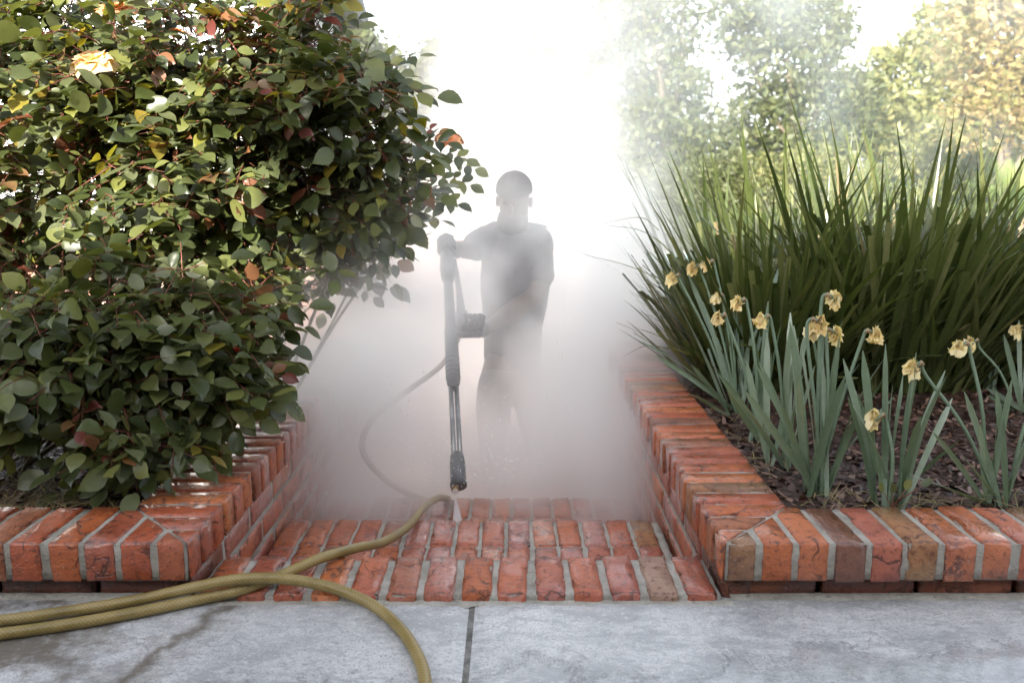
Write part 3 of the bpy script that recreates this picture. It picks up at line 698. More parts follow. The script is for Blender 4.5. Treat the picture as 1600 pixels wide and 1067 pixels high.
# cycad
p = Vector(P(1590, 345, 12.5)); cyd = empty('cycad_palm', (p.x, p.y, ZL), 'spiky cycad with radiating fronds at the right edge beyond the grass', 'palm')
child('trunk', tube_mesh('trunk', [(p.x, p.y, ZL-.02), (p.x, p.y, p.z)], [.16, .14], 10), cyd, M_BARK)
ML_CY = leafmat('cycad_leaflet', [(.13, .19, .04), (.2, .26, .06), (.26, .3, .08)], .4, .25)
for i in range(34):
    az = i*2.399; el = R(12 + 62*((i*7) % 34)/34); L = 1.05; d0 = Vector((math.cos(az)*math.cos(el), math.sin(az)*math.cos(el), math.sin(el)))
    V = []; F = []; side = d0.cross(Vector((0, 0, 1))).normalized()
    for k in range(30):
        t_ = .08 + .92*k/30; q = p + d0*L*t_ - Vector((0, 0, 1))*(.35*t_*t_*L*(1-el/1.6))
        for s_ in (-1, 1):
            w = .17*math.sin(math.pi*min(1, t_*.93+.07))+.03; e = q + side*s_*w + d0*w*.6 + Vector((0, 0, .03)); n = len(V)
            V += [q - d0*.011, q + d0*.011, e]; F.append((n, n+1, n+2))
    child('frond', mesh_np('frond', V, F, np.full(len(V), random.random()), mats=[ML_CY]), cyd)

# ================================================================== ROSE BUSHES
_st = [(0, 0), (.05, .10), (.18, .23), (.38, .325), (.58, .33), (.77, .24), (.91, .11), (1.02, 0)]
LEAF_T = []; LEAF_F = []
for _t, _w in _st:
    if _w == 0: LEAF_T.append([_t, 0, 0 if _t == 0 else -.05])
    else: LEAF_T += [[_t, _w, _w*.17], [_t, 0, 0], [_t, -_w, _w*.17]]
for _k in range(5):
    _a = 1+3*_k; LEAF_F += [(_a, _a+1, _a+4), (_a, _a+4, _a+3), (_a+1, _a+2, _a+5), (_a+1, _a+5, _a+4)]
LEAF_F += [(0, 2, 1), (0, 3, 2), (16, 17, 19), (17, 18, 19)]
LEAF_T = np.array(LEAF_T, dtype=float); LEAF_F = np.array(LEAF_F)
NLV, NLF = len(LEAF_T), len(LEAF_F)
ROSE_COLS = [(.034, .046, .018), (.070, .090, .027), (.11, .13, .045), (.075, .095, .045), (.19, .20, .055), (.045, .064, .034), (.15, .165, .085), (.05, .066, .02)]
M_ROSE = leafmat('rose_leaf', ROSE_COLS, .36, .30)
M_ROSE_Y = leafmat('yellow_rose_leaf', [(.30, .24, .04), (.20, .21, .04), (.26, .18, .03)], .4, .4)
M_ROSE_R = leafmat('bronze_red_young_rose_leaf', [(.14, .035, .028), (.18, .065, .04), (.24, .11, .05), (.15, .10, .045)], .35, .35)
M_STEM = simple('green_brown_rose_stem', (.10, .085, .04), .6, 60, .4)
M_STEMR = simple('reddish_rose_twig', (.17, .06, .04), .5, 60, .3)
def rose_leaf_templates(name, n):
    out = []
    for m in (M_ROSE, M_ROSE_Y, M_ROSE_R):
        l = []
        for i in range(n):
            v = LEAF_T.copy(); r_ = np.random.default_rng(i); v[:, 1] *= r_.uniform(.85, 1.12); v[:, 2] *= r_.uniform(.3, 2.4); v[:, 2] += -.16*r_.uniform(-.3, 1.3)*v[:, 0]**2; v[:, 2] += r_.normal(0, .012, len(v)); v[:, 1] += .06*r_.normal()*np.sin(v[:, 0]*3)
            l.append(mesh_np('leaf', v, LEAF_F, tint=np.full(len(v), r_.random()), mats=[m]))
        out.append(l)
    return out
TPL = rose_leaf_templates('leaf', 9)
CAMP = np.array([0, 0, EYE])
def project(p):
    c, s = math.cos(PITCH), math.sin(PITCH); q = p - CAMP; d = q[:, 1]*c - q[:, 2]*s; u = q[:, 1]*s + q[:, 2]*c
    return 800 + FPX*q[:, 0]/d, 533.5 - FPX*u/d, d
def bush_edge(p):
    x, y, d = project(np.array([p])); x, y = x[0], y[0]
    lim = np.interp(y, [-100, 0, 60, 110, 180, 240, 320, 370, 410, 440, 480, 540, 700], [500, 500, 560, 610, 600, 650, 655, 610, 575, 540, 460, 420, 420])
    return x < lim + 14*noise.noise(Vector((0, y*.02, 3)))
def low_edge(p):
    x, y, d = project(np.array([p])); x, y = x[0], y[0]
    lim = np.interp(y, [300, 450, 520, 600, 640, 680, 720, 760], [440, 425, 415, 388, 350, 292, 238, 185])
    return p[2] > .12 and p[1] > 1.74 and x < lim and not (x < 150 and y > 655 - x*.1)
def rose_bush(label, base, blobs, n, leaf_len, canes, seed, yel, red, keep=None, hero=280, sparse=()):
    """blobs: (px,py,depth,rx_px,ry_px,rdepth_m,weight)"""
    r_ = np.random.default_rng(seed); rr = random.Random(seed)
    root = empty('rose_bush', base, label, 'rose bush', 'rose bushes in the left bed')
    W = np.array([b[6] for b in blobs]); ids = r_.choice(len(blobs), n, p=W/W.sum())
    ncl = max(8, n//8); cl_id = r_.choice(len(blobs), ncl, p=W/W.sum()); cl_u = r_.normal(size=(ncl, 3)); cl_u /= np.linalg.norm(cl_u, axis=1)[:, None]; cl_u[:, 1] = np.where(r_.random(ncl) < .7, -np.abs(cl_u[:, 1]), cl_u[:, 1]); cl_u *= (r_.random(ncl)**.40)[:, None]
    L = []      # leaflets: position, direction, normal, length, kind
    tw = bmesh.new()
    for _n in range(n):
        j_ = r_.integers(0, ncl); i = cl_id[j_]; u = cl_u[j_]
        px, py, d, rx, ry, rd, _ = blobs[i]; k = d/FPX; c = np.array(P(px, py, d))
        p = c + u*np.array([rx*k, rd, ry*k]) + r_.normal(0, .048, 3)*np.array([1.2, .8, .8])
        if keep is not None and not keep(p): continue
        out = u*np.array([1, 1.1, .5]) + np.array([0, -.15, .1]) + r_.normal(0, .45, 3); out /= np.linalg.norm(out)
        out[2] = out[2]*.6 - .18; out /= np.linalg.norm(out)
        nrm = np.array([0, -.42, .75]) + u*.35 + r_.normal(0, .42, 3); nrm -= out*nrm.dot(out); nrm /= np.linalg.norm(nrm); sd_ = np.cross(nrm, out)
        Ls = leaf_len*r_.uniform(.6, 1.3); kind = 0; q = r_.random(); hz = p[2]
        if q < yel: kind = 1
        elif q < yel + red*(1 if hz < .75 else 2.2): kind = 2
        rach = Ls*2.1
        for (t_, ang, sc) in ((1, 0, 1.1), (.66, 58, .98), (.66, -58, .98), (.3, 66, .74), (.3, -66, .74)):
            if sc < .8 and r_.random() < .25: continue
            a_ = R(ang + r_.normal(0, 9)); dd = out*math.cos(a_) + sd_*math.sin(a_); dd[2] -= .22*r_.random(); dd /= np.linalg.norm(dd)
            nn = nrm + r_.normal(0, .22, 3); nn -= dd*nn.dot(dd); nn /= np.linalg.norm(nn)
            pos = p + out*rach*t_ + np.array([0, 0, -.10*rach*t_*t_]); L.append((pos + dd*Ls*.10, dd, nn, Ls*sc*r_.uniform(.85, 1.1), kind if r_.random() < .9 else 0))
            if ang: tube_bm(tw, [p + out*rach*t_, pos + dd*Ls*.12], [.0007, .0006], 3, False)
        back = -out*.5 + (c - p)*.5/max(.05, np.linalg.norm(c-p)) + np.array([0, 0, -.35]); back /= np.linalg.norm(back)
        tube_bm(tw, [Vector(p + back*rr.uniform(.05, .13)), Vector(p), Vector(p + out*rach*.5), Vector(p + out*rach + np.array([0, 0, -.1*rach]))], [.0018, .0013, .001, .0006], 4, False)
    me = bm_mesh('twigs', tw); child('twigs', me, root, M_STEMR, kind='stuff')
    P0 = np.array([l[0] for l in L]); D = np.array([l[1] for l in L]); N = np.array([l[2] for l in L]); S = np.array([l[3] for l in L]); K = np.array([l[4] for l in L])
    B = np.cross(N, D); x, y, d = project(P0 + D*S[:, None]*.5)
    # the leaflets that show largest: front-most per 20 px cell, largest apparent size first
    cell = {}; order = np.argsort(d)
    hero_ids = []
    for i in order:
        if not (-20 < x[i] < 1620 and -20 < y[i] < 1087): continue
        key = (int(x[i]//22), int(y[i]//22)); cc = cell.get(key, 0)
        if cc < 1: hero_ids.append(i); cell[key] = cc + 1
    app = np.abs(np.einsum('ij,ij->i', N, (CAMP - P0)/np.linalg.norm(CAMP-P0, axis=1)[:, None]))*S/d
    hero_ids.sort(key=lambda i: -app[i]); hero_ids = set(hero_ids[:hero])
    for i in hero_ids:
        M = Matrix(((D[i][0], B[i][0], N[i][0]), (D[i][1], B[i][1], N[i][1]), (D[i][2], B[i][2], N[i][2]))).to_4x4(); M = Matrix.Translation(P0[i]) @ M @ Matrix.Scale(S[i], 4)
        child('leaf', rr.choice(TPL[K[i]]), root, matrix=M)
    rest = np.array([i for i in range(len(L)) if i not in hero_ids]); m = len(rest)
    T = np.repeat(LEAF_T[None], m, 0).copy(); T[:, :, 1] *= r_.uniform(.8, 1.12, (m, 1)); T[:, :, 2] *= r_.uniform(.3, 2.4, (m, 1)); T[:, :, 2] -= .16*r_.uniform(-.3, 1.3, (m, 1))*T[:, :, 0]**2
    T *= S[rest][:, None, None]
    V = P0[rest][:, None] + T[:, :, :1]*D[rest][:, None] + T[:, :, 1:2]*B[rest][:, None] + T[:, :, 2:]*N[rest][:, None]
    F = (LEAF_F[None] + (np.arange(m)*NLV)[:, None, None]).reshape(-1, 3)
    me = mesh_np('foliage', V.reshape(-1, 3), F, np.repeat(r_.random(m), NLV), np.repeat(K[rest], NLF), [M_ROSE, M_ROSE_Y, M_ROSE_R]); child('foliage', me, root, kind='stuff')
    for (bs, e, r0) in canes:
        bs, e = Vector(bs), Vector(e); m1 = bs.lerp(e, .4) + Vector((rr.uniform(-.06, .06), rr.uniform(-.05, .05), .06)); m2 = bs.lerp(e, .75) + Vector((rr.uniform(-.05, .05), rr.uniform(-.05, .05), .06))
        pp = spline([bs, m1, m2, e], 5); child('cane', tube_mesh('cane', pp, [r0*(1-.65*k/(len(pp)-1)) for k in range(len(pp))], 7), root, M_STEM)
    return root
ub = Vector((-.95, 2.45, .08))
up_blobs = [(60, 110, 2.45, 250, 140, .38, 9), (290, 120, 2.4, 230, 150, .36, 10), (440, 130, 2.4, 110, 110, .28, 4.5), (130, 290, 2.35, 260, 120, .30, 8),
            (360, 290, 2.45, 170, 110, .30, 6), (480, 270, 2.55, 110, 90, .25, 3.4), (480, 50, 2.5, 60, 70, .25, 1.5), (600, 130, 2.35, 55, 62, .12, 1.2), (585, 215, 2.45, 70, 45, .15, 1.0),
            (640, 262, 2.5, 85, 28, .12, 1.1), (690, 300, 2.8, 70, 30, .15, .8), (590, 330, 2.7, 90, 60, .2, 2.2), (545, 400, 2.75, 80, 45, .2, 1.4), (660, 370, 2.9, 50, 30, .15, .5),
            (430, 440, 2.7, 55, 60, .18, 1.0), (350, 400, 2.6, 120, 40, .2, 1.2), (60, 380, 2.5, 90, 50, .2, 1.5)]
canes = []
rq = random.Random(3)
for i in range(26):
    b = up_blobs[i % len(up_blobs)]; e = P(b[0]+rq.uniform(-.6, .6)*b[3], b[1]+rq.uniform(-.6, .6)*b[4], b[2]+rq.uniform(-.1, .1))
    canes.append((ub + Vector((rq.uniform(-.35, .25), rq.uniform(-.12, .15), -.02)), e, rq.uniform(.003, .0062)))
rb1 = rose_bush('tall arching rose bush with orange tinged tips, branches reaching towards the person', ub, up_blobs, 2700, .052, canes, 21, .04, .035, keep=bush_edge)
lb = Vector((-1.0, 2.0, .08))
lo_blobs = [(30, 560, 2.05, 130, 110, .20, 4), (150, 520, 2.05, 150, 90, .22, 4.5), (120, 620, 1.98, 150, 70, .16, 3.2), (290, 520, 2.15, 130, 90, .22, 4), (250, 630, 2.0, 110, 75, .16, 3),
            (370, 560, 2.2, 90, 65, .18, 2.2), (330, 650, 2.05, 55, 45, .12, .9), (420, 575, 2.25, 45, 45, .1, .7), (150, 715, 1.9, 35, 40, .05, .4), (235, 700, 1.93, 60, 40, .08, .7), (40, 460, 2.15, 110, 60, .2, 2), (400, 480, 2.3, 70, 50, .2, 1.2)]
canes = []
for i in range(16):
    b = lo_blobs[i % len(lo_blobs)]; e = P(b[0]+rq.uniform(-.6, .6)*b[3], b[1]+rq.uniform(-.6, .6)*b[4], b[2])
    canes.append((lb + Vector((rq.uniform(-.35, .3), rq.uniform(-.05, .15), -.02)), e, rq.uniform(.003, .007)))
rb2 = rose_bush('low dark green rose bush spilling over the left brick wall, one red bud', lb, lo_blobs, 1350, .050, canes, 22, .010, .012, keep=low_edge)
# nearer sprigs over the wall and blooms
def sprig(root, tip, dirv, nrm, L, mats, n=5, stem=None):
    """one hand-placed compound leaf of n leaflets"""
    dirv = Vector(dirv).normalized(); nrm = Vector(nrm); nrm = (nrm - dirv*nrm.dot(dirv)).normalized(); sd_ = nrm.cross(dirv); tip = Vector(tip)
    spec = [(1, 0, 1.15), (.6, 60, 1.05), (.6, -60, 1.05), (.22, 68, .8), (.22, -68, .8)][:n]
    for (t_, ang, sc) in spec:
        a_ = R(ang + random.gauss(0, 7)); d = (dirv*math.cos(a_) + sd_*math.sin(a_)); nn = (nrm + Vector((random.gauss(0, .18), random.gauss(0, .18), random.gauss(0, .18)))); nn = (nn - d*nn.dot(d)).normalized(); b = nn.cross(d)
        o = tip + dirv*L*1.7*(t_-1); M = Matrix(((d.x, b.x, nn.x), (d.y, b.y, nn.y), (d.z, b.z, nn.z))).to_4x4()
        child('leaf', random.choice(TPL[mats]), root, matrix=Matrix.Translation(o) @ M @ Matrix.Scale(L*sc, 4))
    pts = [tip + (Vector(stem) - tip)*1.0 if stem else tip - dirv*L*3, tip - dirv*L*1.7, tip]
    child('twig', tube_mesh('twig', pts, [.0022, .0014, .0007], 5), root, M_STEMR)
sprig(rb2, P(400, 575, 2.0), (.5, -.1, -.55), (-.1, -.9, .45), .052, 0, 5, P(352, 545, 2.1))
sprig(rb2, P(440, 588, 2.02), (.8, -.1, -.35), (0, -.8, .6), .036, 2, 5, P(400, 560, 2.1))
sprig(rb2, P(352, 592, 2.0), (.1, -.2, -.9), (.2, -.9, .3), .045, 0, 3, P(330, 548, 2.1))
sprig(rb2, P(362, 450, 2.1), (.3, -.3, -.1), (.1, -.7, .6), .05, 0, 3, P(300, 470, 2.2))
sprig(rb2, P(398, 440, 2.1), (.1, -.2, .7), (.2, -.9, .1), .046, 2, 5, P(340, 480, 2.2))
sprig(rb2, P(287, 598, 2.0), (.1, -.1, -.8), (0, -.9, .3), .042, 2, 3, P(265, 560, 2.1))
sprig(rb2, P(200, 655, 1.9), (-.4, -.1, -.6), (0, -.9, .4), .04, 0, 5, P(215, 610, 2.0))
sprig(rb2, P(165, 735, 1.88), (.1, -.1, -.9), (-.2, -.9, .4), .045, 0, 3, P(175, 690, 1.98))
sprig(rb2, P(306, 690, 1.97), (.2, -.1, -.7), (0, -.9, .4), .036, 0, 3, P(285, 640, 2.05))
sprig(rb1, P(395, 318, 2.15), (.3, -.1, -.7), (0, -.9, .4), .042, 2, 5, P(350, 360, 2.35))
sprig(rb1, P(250, 105, 2.1), (.1, -.2, -.6), (0, -.9, .5), .045, 2, 5, P(225, 60, 2.3))
sprig(rb1, P(345, 28, 2.1), (.4, -.1, .1), (0, -.8, .6), .05, 2, 5, P(300, 50, 2.3))
sprig(rb1, P(410, 140, 2.1), (.2, -.2, -.2), (.3, -.8, .5), .044, 2, 3, P(420, 180, 2.3))
sprig(rb1, P(480, 148, 2.12), (.1, -.2, -.5), (.1, -.8, .5), .055, 0, 3, P(450, 150, 2.3))
for (x_, y_, dx, dz) in ((655, 88, .9, .1), (640, 140, .8, -.3), (560, 30, .9, .2), (700, 225, .9, -.2), (632, 165, .6, -.6), (600, 90, .5, .4), (655, 285, .4, -.7), (610, 240, .3, -.8)):
    sprig(rb1, P(x_, y_, 2.4), (dx, -.1, dz), (0, -.6, .8), .042, 0, 5, P(x_-70*dx, y_+40, 2.45))
for (x_, y_, d_) in ((700, 215, 2.9), (728, 250, 3.1), (735, 290, 3.1), (715, 320, 3.0), (690, 345, 3.0), (742, 265, 3.2), (705, 285, 3.0), (680, 310, 2.9)):
    sprig(rb1, P(x_, y_, d_), (.7, -.1, -.3), (0, -.7, .6), .050, 0 if y_ > 220 else 2, 5, P(x_-80, y_+25, 2.8))
M_PEACH = leafmat('peach_rose_petal', [(.75, .36, .20), (.8, .45, .26), (.72, .30, .18)], .5, .4)
M_CREAM = leafmat('cream_rose_petal', [(.8, .62, .40), (.8, .55, .33)], .5, .4)
M_BUD = leafmat('red_rose_bud', [(.5, .02, .015), (.55, .05, .02)], .4, .2)
def petals(name, loc, r, mat, parent, n=22, openness=1.0, down=False):
    V = []; F = []; T = []; r_ = np.random.default_rng(int(loc[0]*1e4) & 0xffff)
    for i in range(n):
        az = i*2.4; ring = i/n; tilt = (.15 + 1.15*ring)*openness; L = r*(.5 + .6*ring); w = r*.5*(.6+.6*ring)
        ax = np.array([math.cos(az), math.sin(az), 0]); tn = np.array([-math.sin(az), math.cos(az), 0]); k = len(V)
        for a in range(4):
            s = a/3; ca = tilt*(.4+.9*s); pt = ax*math.sin(ca)*L*s + np.array([0, 0, math.cos(ca)*L*s*.9])
            for b in (-1, -.4, .4, 1):
                wd = w*math.sin(min(1, s*.9+.15)*2.2)*b; V.append(pt + tn*wd - ax*abs(b)*w*-.15 + r_.normal(0, r*.035, 3)); T.append(0)
        tv = r_.random(); T[-16:] = [tv]*16
        for a in range(3):
            for b in range(3): q = k + a*4 + b; F.append((q, q+1, q+5, q+4))
    V = np.array(V); 
    if down: V = V*[1, 1, -1]
    V = V @ np.array(Matrix.Rotation(r_.uniform(.2, .8), 3, 'X')).T + np.array(loc)
    return child(name, mesh_np(name, V, F, T, mats=[mat]), parent)
petals('rose_bloom', P(182, 20, 2.08), .044, M_PEACH, rb1); petals('rose_bloom', P(145, 100, 2.05), .050, M_CREAM, rb1, openness=1.2)
petals('rose_bloom', P(700, 222, 2.65), .035, M_PEACH, rb1); petals('rose_bloom', P(275, 52, 2.15), .022, M_PEACH, rb1); petals('rose_bud', P(370, 550, 1.98), .013, M_BUD, rb2, 8, .35)

# ================================================================== STRAP GRASS
GREEN_G = [(.040, .058, .020), (.060, .082, .026), (.11, .135, .045), (.050, .070, .030), (.17, .18, .08), (.07, .095, .03)]
M_BLADE = leafmat('strap_grass_blade', GREEN_G, .26, .22)
M_DEAD = leafmat('dry_blade', [(.30, .22, .12), (.2, .16, .08), (.36, .30, .2)], .7, .2)
NS = 7
def blade_np(w, L, curve, twist, blunt, r_):
    """strip along +Z bending to +X; V-shaped section"""
    V = []; a = 0; p = np.array([0., 0, 0])
    for i in range(NS+1):
        s = i/NS; ww = w*(.55 + .45*min(1, s*4))*(1 if blunt else (1-max(0, (s-.45)/.55)**1.4)) + .0003; tw = twist*s
        side = np.array([-math.sin(tw)*math.cos(a), math.cos(tw), math.sin(tw)*math.sin(a)]); nn = np.array([math.cos(a), 0, -math.sin(a)])
        V += [p + side*ww*.5 + nn*ww*.16, p, p - side*ww*.5 + nn*ww*.16]; a += curve/NS*(.5+s); p = p + np.array([math.sin(a), 0, math.cos(a)])*L/NS
    return np.array(V)
BF = np.array([(3*i+j, 3*i+j+1, 3*i+j+4, 3*i+j+3) for i in range(NS) for j in range(2)])
BT = []
r_ = np.random.default_rng(5)
for i in range(14):
    blunt = i % 3 == 0; v = blade_np(.020, 1.0, [.10, .22, .40, .15, .6][i % 5], r_.uniform(-.8, .8), blunt, r_)
    BT.append((v, mesh_np('blade', v, BF, np.full(len(v), r_.random()), mats=[M_BLADE]), blunt))
def strap_clump(label, c, rad, n, Lr, spread, seed, lean=(0, 0), hero=290, xmin=0):
    r_ = np.random.default_rng(seed); root = empty('strap_grass_clump', c, label, 'ornamental grass', 'clumps of strap leaved grass in the right bed')
    items = []
    for i in range(n):
        a = r_.uniform(0, 6.28); q = r_.random()**.6; b = np.array([c[0] + math.cos(a)*rad[0]*q, c[1] + math.sin(a)*rad[1]*q, c[2]-.01])
        tilt = q*spread*r_.uniform(.5, 1.25) + abs(r_.normal(0, .06)); az = a + r_.normal(0, .5)
        t = r_.integers(0, len(BT)); L = r_.uniform(*Lr); 
        if BT[t][2] or r_.random() < .45: L = min(L, r_.uniform(.36, .62)*(Lr[1]))
        elif r_.random() < .6: L *= r_.uniform(.6, .9)
        dirx = np.array([math.cos(az)*math.sin(tilt) + lean[0], math.sin(az)*math.sin(tilt) + lean[1], math.cos(tilt)]); dirx /= np.linalg.norm(dirx)
        bend = np.array([math.cos(az), math.sin(az), 0]); bend -= dirx*bend.dot(dirx); bend /= np.linalg.norm(bend); s_ = np.cross(dirx, bend)
        w = L*r_.uniform(.8, 1.15); M = np.stack([bend*L, s_*max(.95, w*1.3), dirx*L], 1); tipx = project((BT[t][0][-2] @ M.T + b)[None])[0][0]
        if tipx < xmin + r_.uniform(0, 45): continue
        items.append((b, M, t, L))
    B = np.array([i[0] + i[1][:, 2]*.6 for i in items]); x, y, d = project(B); key = d - np.array([i[3] for i in items])*.45
    order = np.argsort(key); hero_ids = [i for i in order if -60 < x[i] < 1660][:hero]; hs_ = set(hero_ids)
    for i in hero_ids:
        b, M, t, L = items[i]; child('blade', BT[t][1], root, matrix=Matrix.Translation(b) @ Matrix([list(M[k]) for k in range(3)]).to_4x4())
    V = []; T = []; m = 0; mi = []
    for i, (b, M, t, L) in enumerate(items):
        if i in hs_: continue
        V.append(BT[t][0] @ M.T + b); T += [r_.random()]*len(BT[t][0]); m += 1; mi += [1 if r_.random() < .05 else 0]*len(BF)
    F = (BF[None] + (np.arange(m)*3*(NS+1))[:, None, None]).reshape(-1, 4)
    child('foliage', mesh_np('foliage', np.concatenate(V), F, T, mi, [M_BLADE, M_DEAD]), root, kind='stuff'); return root
bz = .075
g1 = strap_clump('dark strap grass clump at the wall, its outer blades leaning over the path', (.90, 2.98, bz), (.26, .20), 900, (.52, .94), .78, 31, xmin=952)
g2 = strap_clump('tallest strap grass clump, behind the middle daffodils', (1.38, 2.98, bz), (.30, .22), 950, (.58, 1.10), .52, 32, (.05, 0))
g3 = strap_clump('strap grass clump at the right, blades fanning out of view', (1.80, 3.1, bz), (.20, .2), 550, (.55, 1.0), .55, 33, (.08, 0))
g4 = strap_clump('sunlit pale strap grass clump showing behind the dark ones', (1.35, 3.95, bz), (.55, .16), 520, (.75, 1.1), .4, 34, hero=120)
# long fallen blades
def lone_blade(root, pts, w, mat):
    pts = spline(pts, 6); V = []; n = len(pts)
    for i, q in enumerate(pts):
        ww = w*(1-.85*i/(n-1)); V += [q + Vector((0, .2, 1))*ww*.5, q + Vector((0, -.3, 0))*ww*.2, q - Vector((0, .2, 1))*ww*.5]
    F = [(3*i+j, 3*i+j+1, 3*i+j+4, 3*i+j+3) for i in range(n-1) for j in range(2)]
    child('blade', mesh_np('blade', [tuple(v) for v in V], F, np.full(len(V), .9), mats=[mat]), root)
lone_blade(g2, [P(1300, 470, 2.75), P(1370, 438, 2.7), P(1440, 422, 2.7), P(1490, 418, 2.7)], .012, M_BLADE)
for pts in ([(1030, 360), (1000, 340), (940, 350)], [(1040, 440), (980, 415), (912, 398)], [(1040, 385), (1000, 360), (944, 352)], [(1045, 545), (1010, 540), (975, 556)], [(1120, 330), (1060, 280), (1010, 245)], [(1080, 380), (1040, 300), (1022, 262)], [(1060, 470), (1010, 425), (985, 405)], [(1050, 520), (1015, 475), (985, 455)]):
    lone_blade(g1, [P(*pts[0], 2.9), P(*pts[1], 2.85), P(*pts[2], 2.8)], .0038, M_BLADE)

# ================================================================== DAFFODILS
M_DAF = leafmat('glaucous_daffodil_leaf', [(.08, .125, .07), (.15, .21, .15), (.28, .34, .28), (.07, .11, .05), (.20, .26, .20), (.11, .16, .10)], .32, .18)
M_WILT = leafmat('wilted_cream_yellow_petal', [(.78, .62, .28), (.82, .72, .45), (.70, .50, .24), (.80, .68, .36)], .6, .3)
M_SHEATH = leafmat('papery_brown_sheath', [(.4, .28, .17), (.5, .38, .26)], .7, .3)
DT = []
r_ = np.random.default_rng(9)
for i in range(8):
    v = blade_np(.020, .40, [.1, .3, .55, .2][i % 4], r_.uniform(-1.2, 1.2), False, r_)
    # rounder tips
    for k in range(NS+1):
        s = k/NS; f = 1 if s < .8 else math.sqrt(max(.02, 1-((s-.8)/.2)**2)); cur = np.linalg.norm(v[3*k]-v[3*k+2]); want = .019*(.65+.35*min(1, s*3))*f
        for j in (0, 2): v[3*k+j] = v[3*k+1] + (v[3*k+j]-v[3*k+1])*want/max(cur, 1e-5)
    DT.append(mesh_np('leaf', v, BF, np.full(len(v), r_.random()), mats=[M_DAF]))
def daffodil(label, bx, by, leaves, flowers, seed):
    """bx,by: pixel of the foot; leaves: (px,py,depth shift) tips; flowers: (px,py)"""
    rr = random.Random(seed); b = G(bx, by, .10); b.z = bedz(b.x, b.y) - .004; root = empty('daffodil_clump', b, label, 'daffodil', 'faded daffodils in the right bed')
    d0 = project(np.array([b]))[2][0]
    leaves = leaves + [(px + rr.uniform(-22, 22), py + rr.uniform(-8, 60), dd + rr.uniform(-.03, .08)) for (px, py, dd) in leaves if rr.random() < .12]
    for (px, py, dd) in leaves:
        tip = P(px, py, d0 + dd); foot = b + Vector((rr.uniform(-.028, .028), rr.uniform(-.02, .02), 0)); ax = tip - foot; L = ax.length; ax.normalize()
        az = Vector((ax.x, ax.y, 0)); az = az.normalized() if az.length > .02 else Vector((1, 0, 0)); bend = (az - ax*az.dot(ax)).normalized() * (1)
        # let leaf normals face roughly the viewer, with some turned edge-on
        phi = rr.uniform(-.9, .9); face = Vector((math.sin(phi), -math.cos(phi), .1)); bend2 = (face - ax*face.dot(ax)).normalized()
        bend = (bend*.45 + bend2*.75).normalized(); s_ = ax.cross(bend); k = L/.40
        t = rr.randrange(len(DT)); wd = rr.uniform(.55, .92)
        M = Matrix(((bend.x*k, s_.x*wd, ax.x*k), (bend.y*k, s_.y*wd, ax.y*k), (bend.z*k, s_.z*wd, ax.z*k))).to_4x4()
        child('leaf', DT[t], root, matrix=Matrix.Translation(foot) @ M)
    for (px, py) in flowers:
        dd = rr.uniform(-.06, .02); hd = P(px, py, d0+dd); foot = b + Vector((rr.uniform(-.02, .02), rr.uniform(-.02, .02), 0)); sgn = 1 if px < bx + 5 else -1
        neck = hd + Vector((sgn*.018, .006, .014)); mid = foot.lerp(neck, .55) + Vector((sgn*.012, -.01, 0))
        child('stalk', tube_mesh('stalk', spline([foot, mid, neck + Vector((sgn*.012, 0, -.03)), neck, hd], 5), [.0040]*15 + [.0032]*6, 7), root, M_DAF if False else simple_stalk)
        f = petals('flower', hd + Vector((0, 0, .012)), .027, M_WILT, root, 18, .50, True)
        r2 = np.random.default_rng(px); me = f.data; co = np.empty(len(me.vertices)*3); me.vertices.foreach_get('co', co); co = co.reshape(-1, 3); co += r2.normal(0, .0030, co.shape); c_ = co.mean(0); co = c_ + (co-c_)*[.82, .82, 1.35]; me.vertices.foreach_set('co', co.ravel()); me.update()
        sh = child('sheath', tube_mesh('sheath', [neck + Vector((sgn*.004, 0, -.006)), neck, hd.lerp(neck, .5)], [.0042, .0052, .0035], 6), root, M_SHEATH)
simple_stalk = leafmat('daffodil_stalk', [(.14, .20, .13), (.15, .22, .12)], .45, .1)
daffodil('faded daffodil clump nearest the dark grass, beside the wall cap', 1152, 638, [(1065, 440, 0), (1082, 425, .1), (1100, 470, 0), (1128, 475, .05), (1170, 425, .1), (1195, 410, .15), (1150, 500, 0), (1062, 596, -.1), (1115, 480, .1), (1180, 520, 0), (1010, 495, -.05), (1085, 560, -.1), (1140, 440, .1)], [(1051, 436), (1083, 421), (1104, 414), (1119, 467)], 1)
daffodil('narrow daffodil clump with two drooping heads, second from the wall corner of the grass', 1186, 688, [(1130, 555, 0), (1160, 540, 0), (1185, 520, .05), (1205, 545, 0), (1215, 480, .1), (1120, 590, -.1), (1195, 500, 0)], [(1122, 499), (1153, 475)], 2)
daffodil('daffodil clump with one crumpled head, left of the biggest front clump', 1217, 727, [(1120, 555, -.05), (1170, 560, 0), (1192, 520, .05), (1215, 500, 0), (1240, 505, 0), (1255, 530, 0), (1225, 490, .1), (1150, 590, -.08), (1265, 570, 0)], [(1189, 502)], 3)
daffodil('largest daffodil clump right behind the front brick caps, five faded heads', 1277, 768, [(1146, 590, -.12), (1200, 560, 0), (1228, 510, .05), (1250, 500, 0), (1262, 535, 0), (1285, 560, 0), (1316, 525, 0), (1335, 540, 0), (1355, 580, 0), (1380, 610, 0), (1300, 505, .1), (1278, 500, .1), (1235, 570, -.05), (1345, 620, -.05), (1215, 600, -.1), (1310, 580, -.05)], [(1272, 518), (1284, 508), (1308, 524), (1306, 470), (1369, 526)], 4)
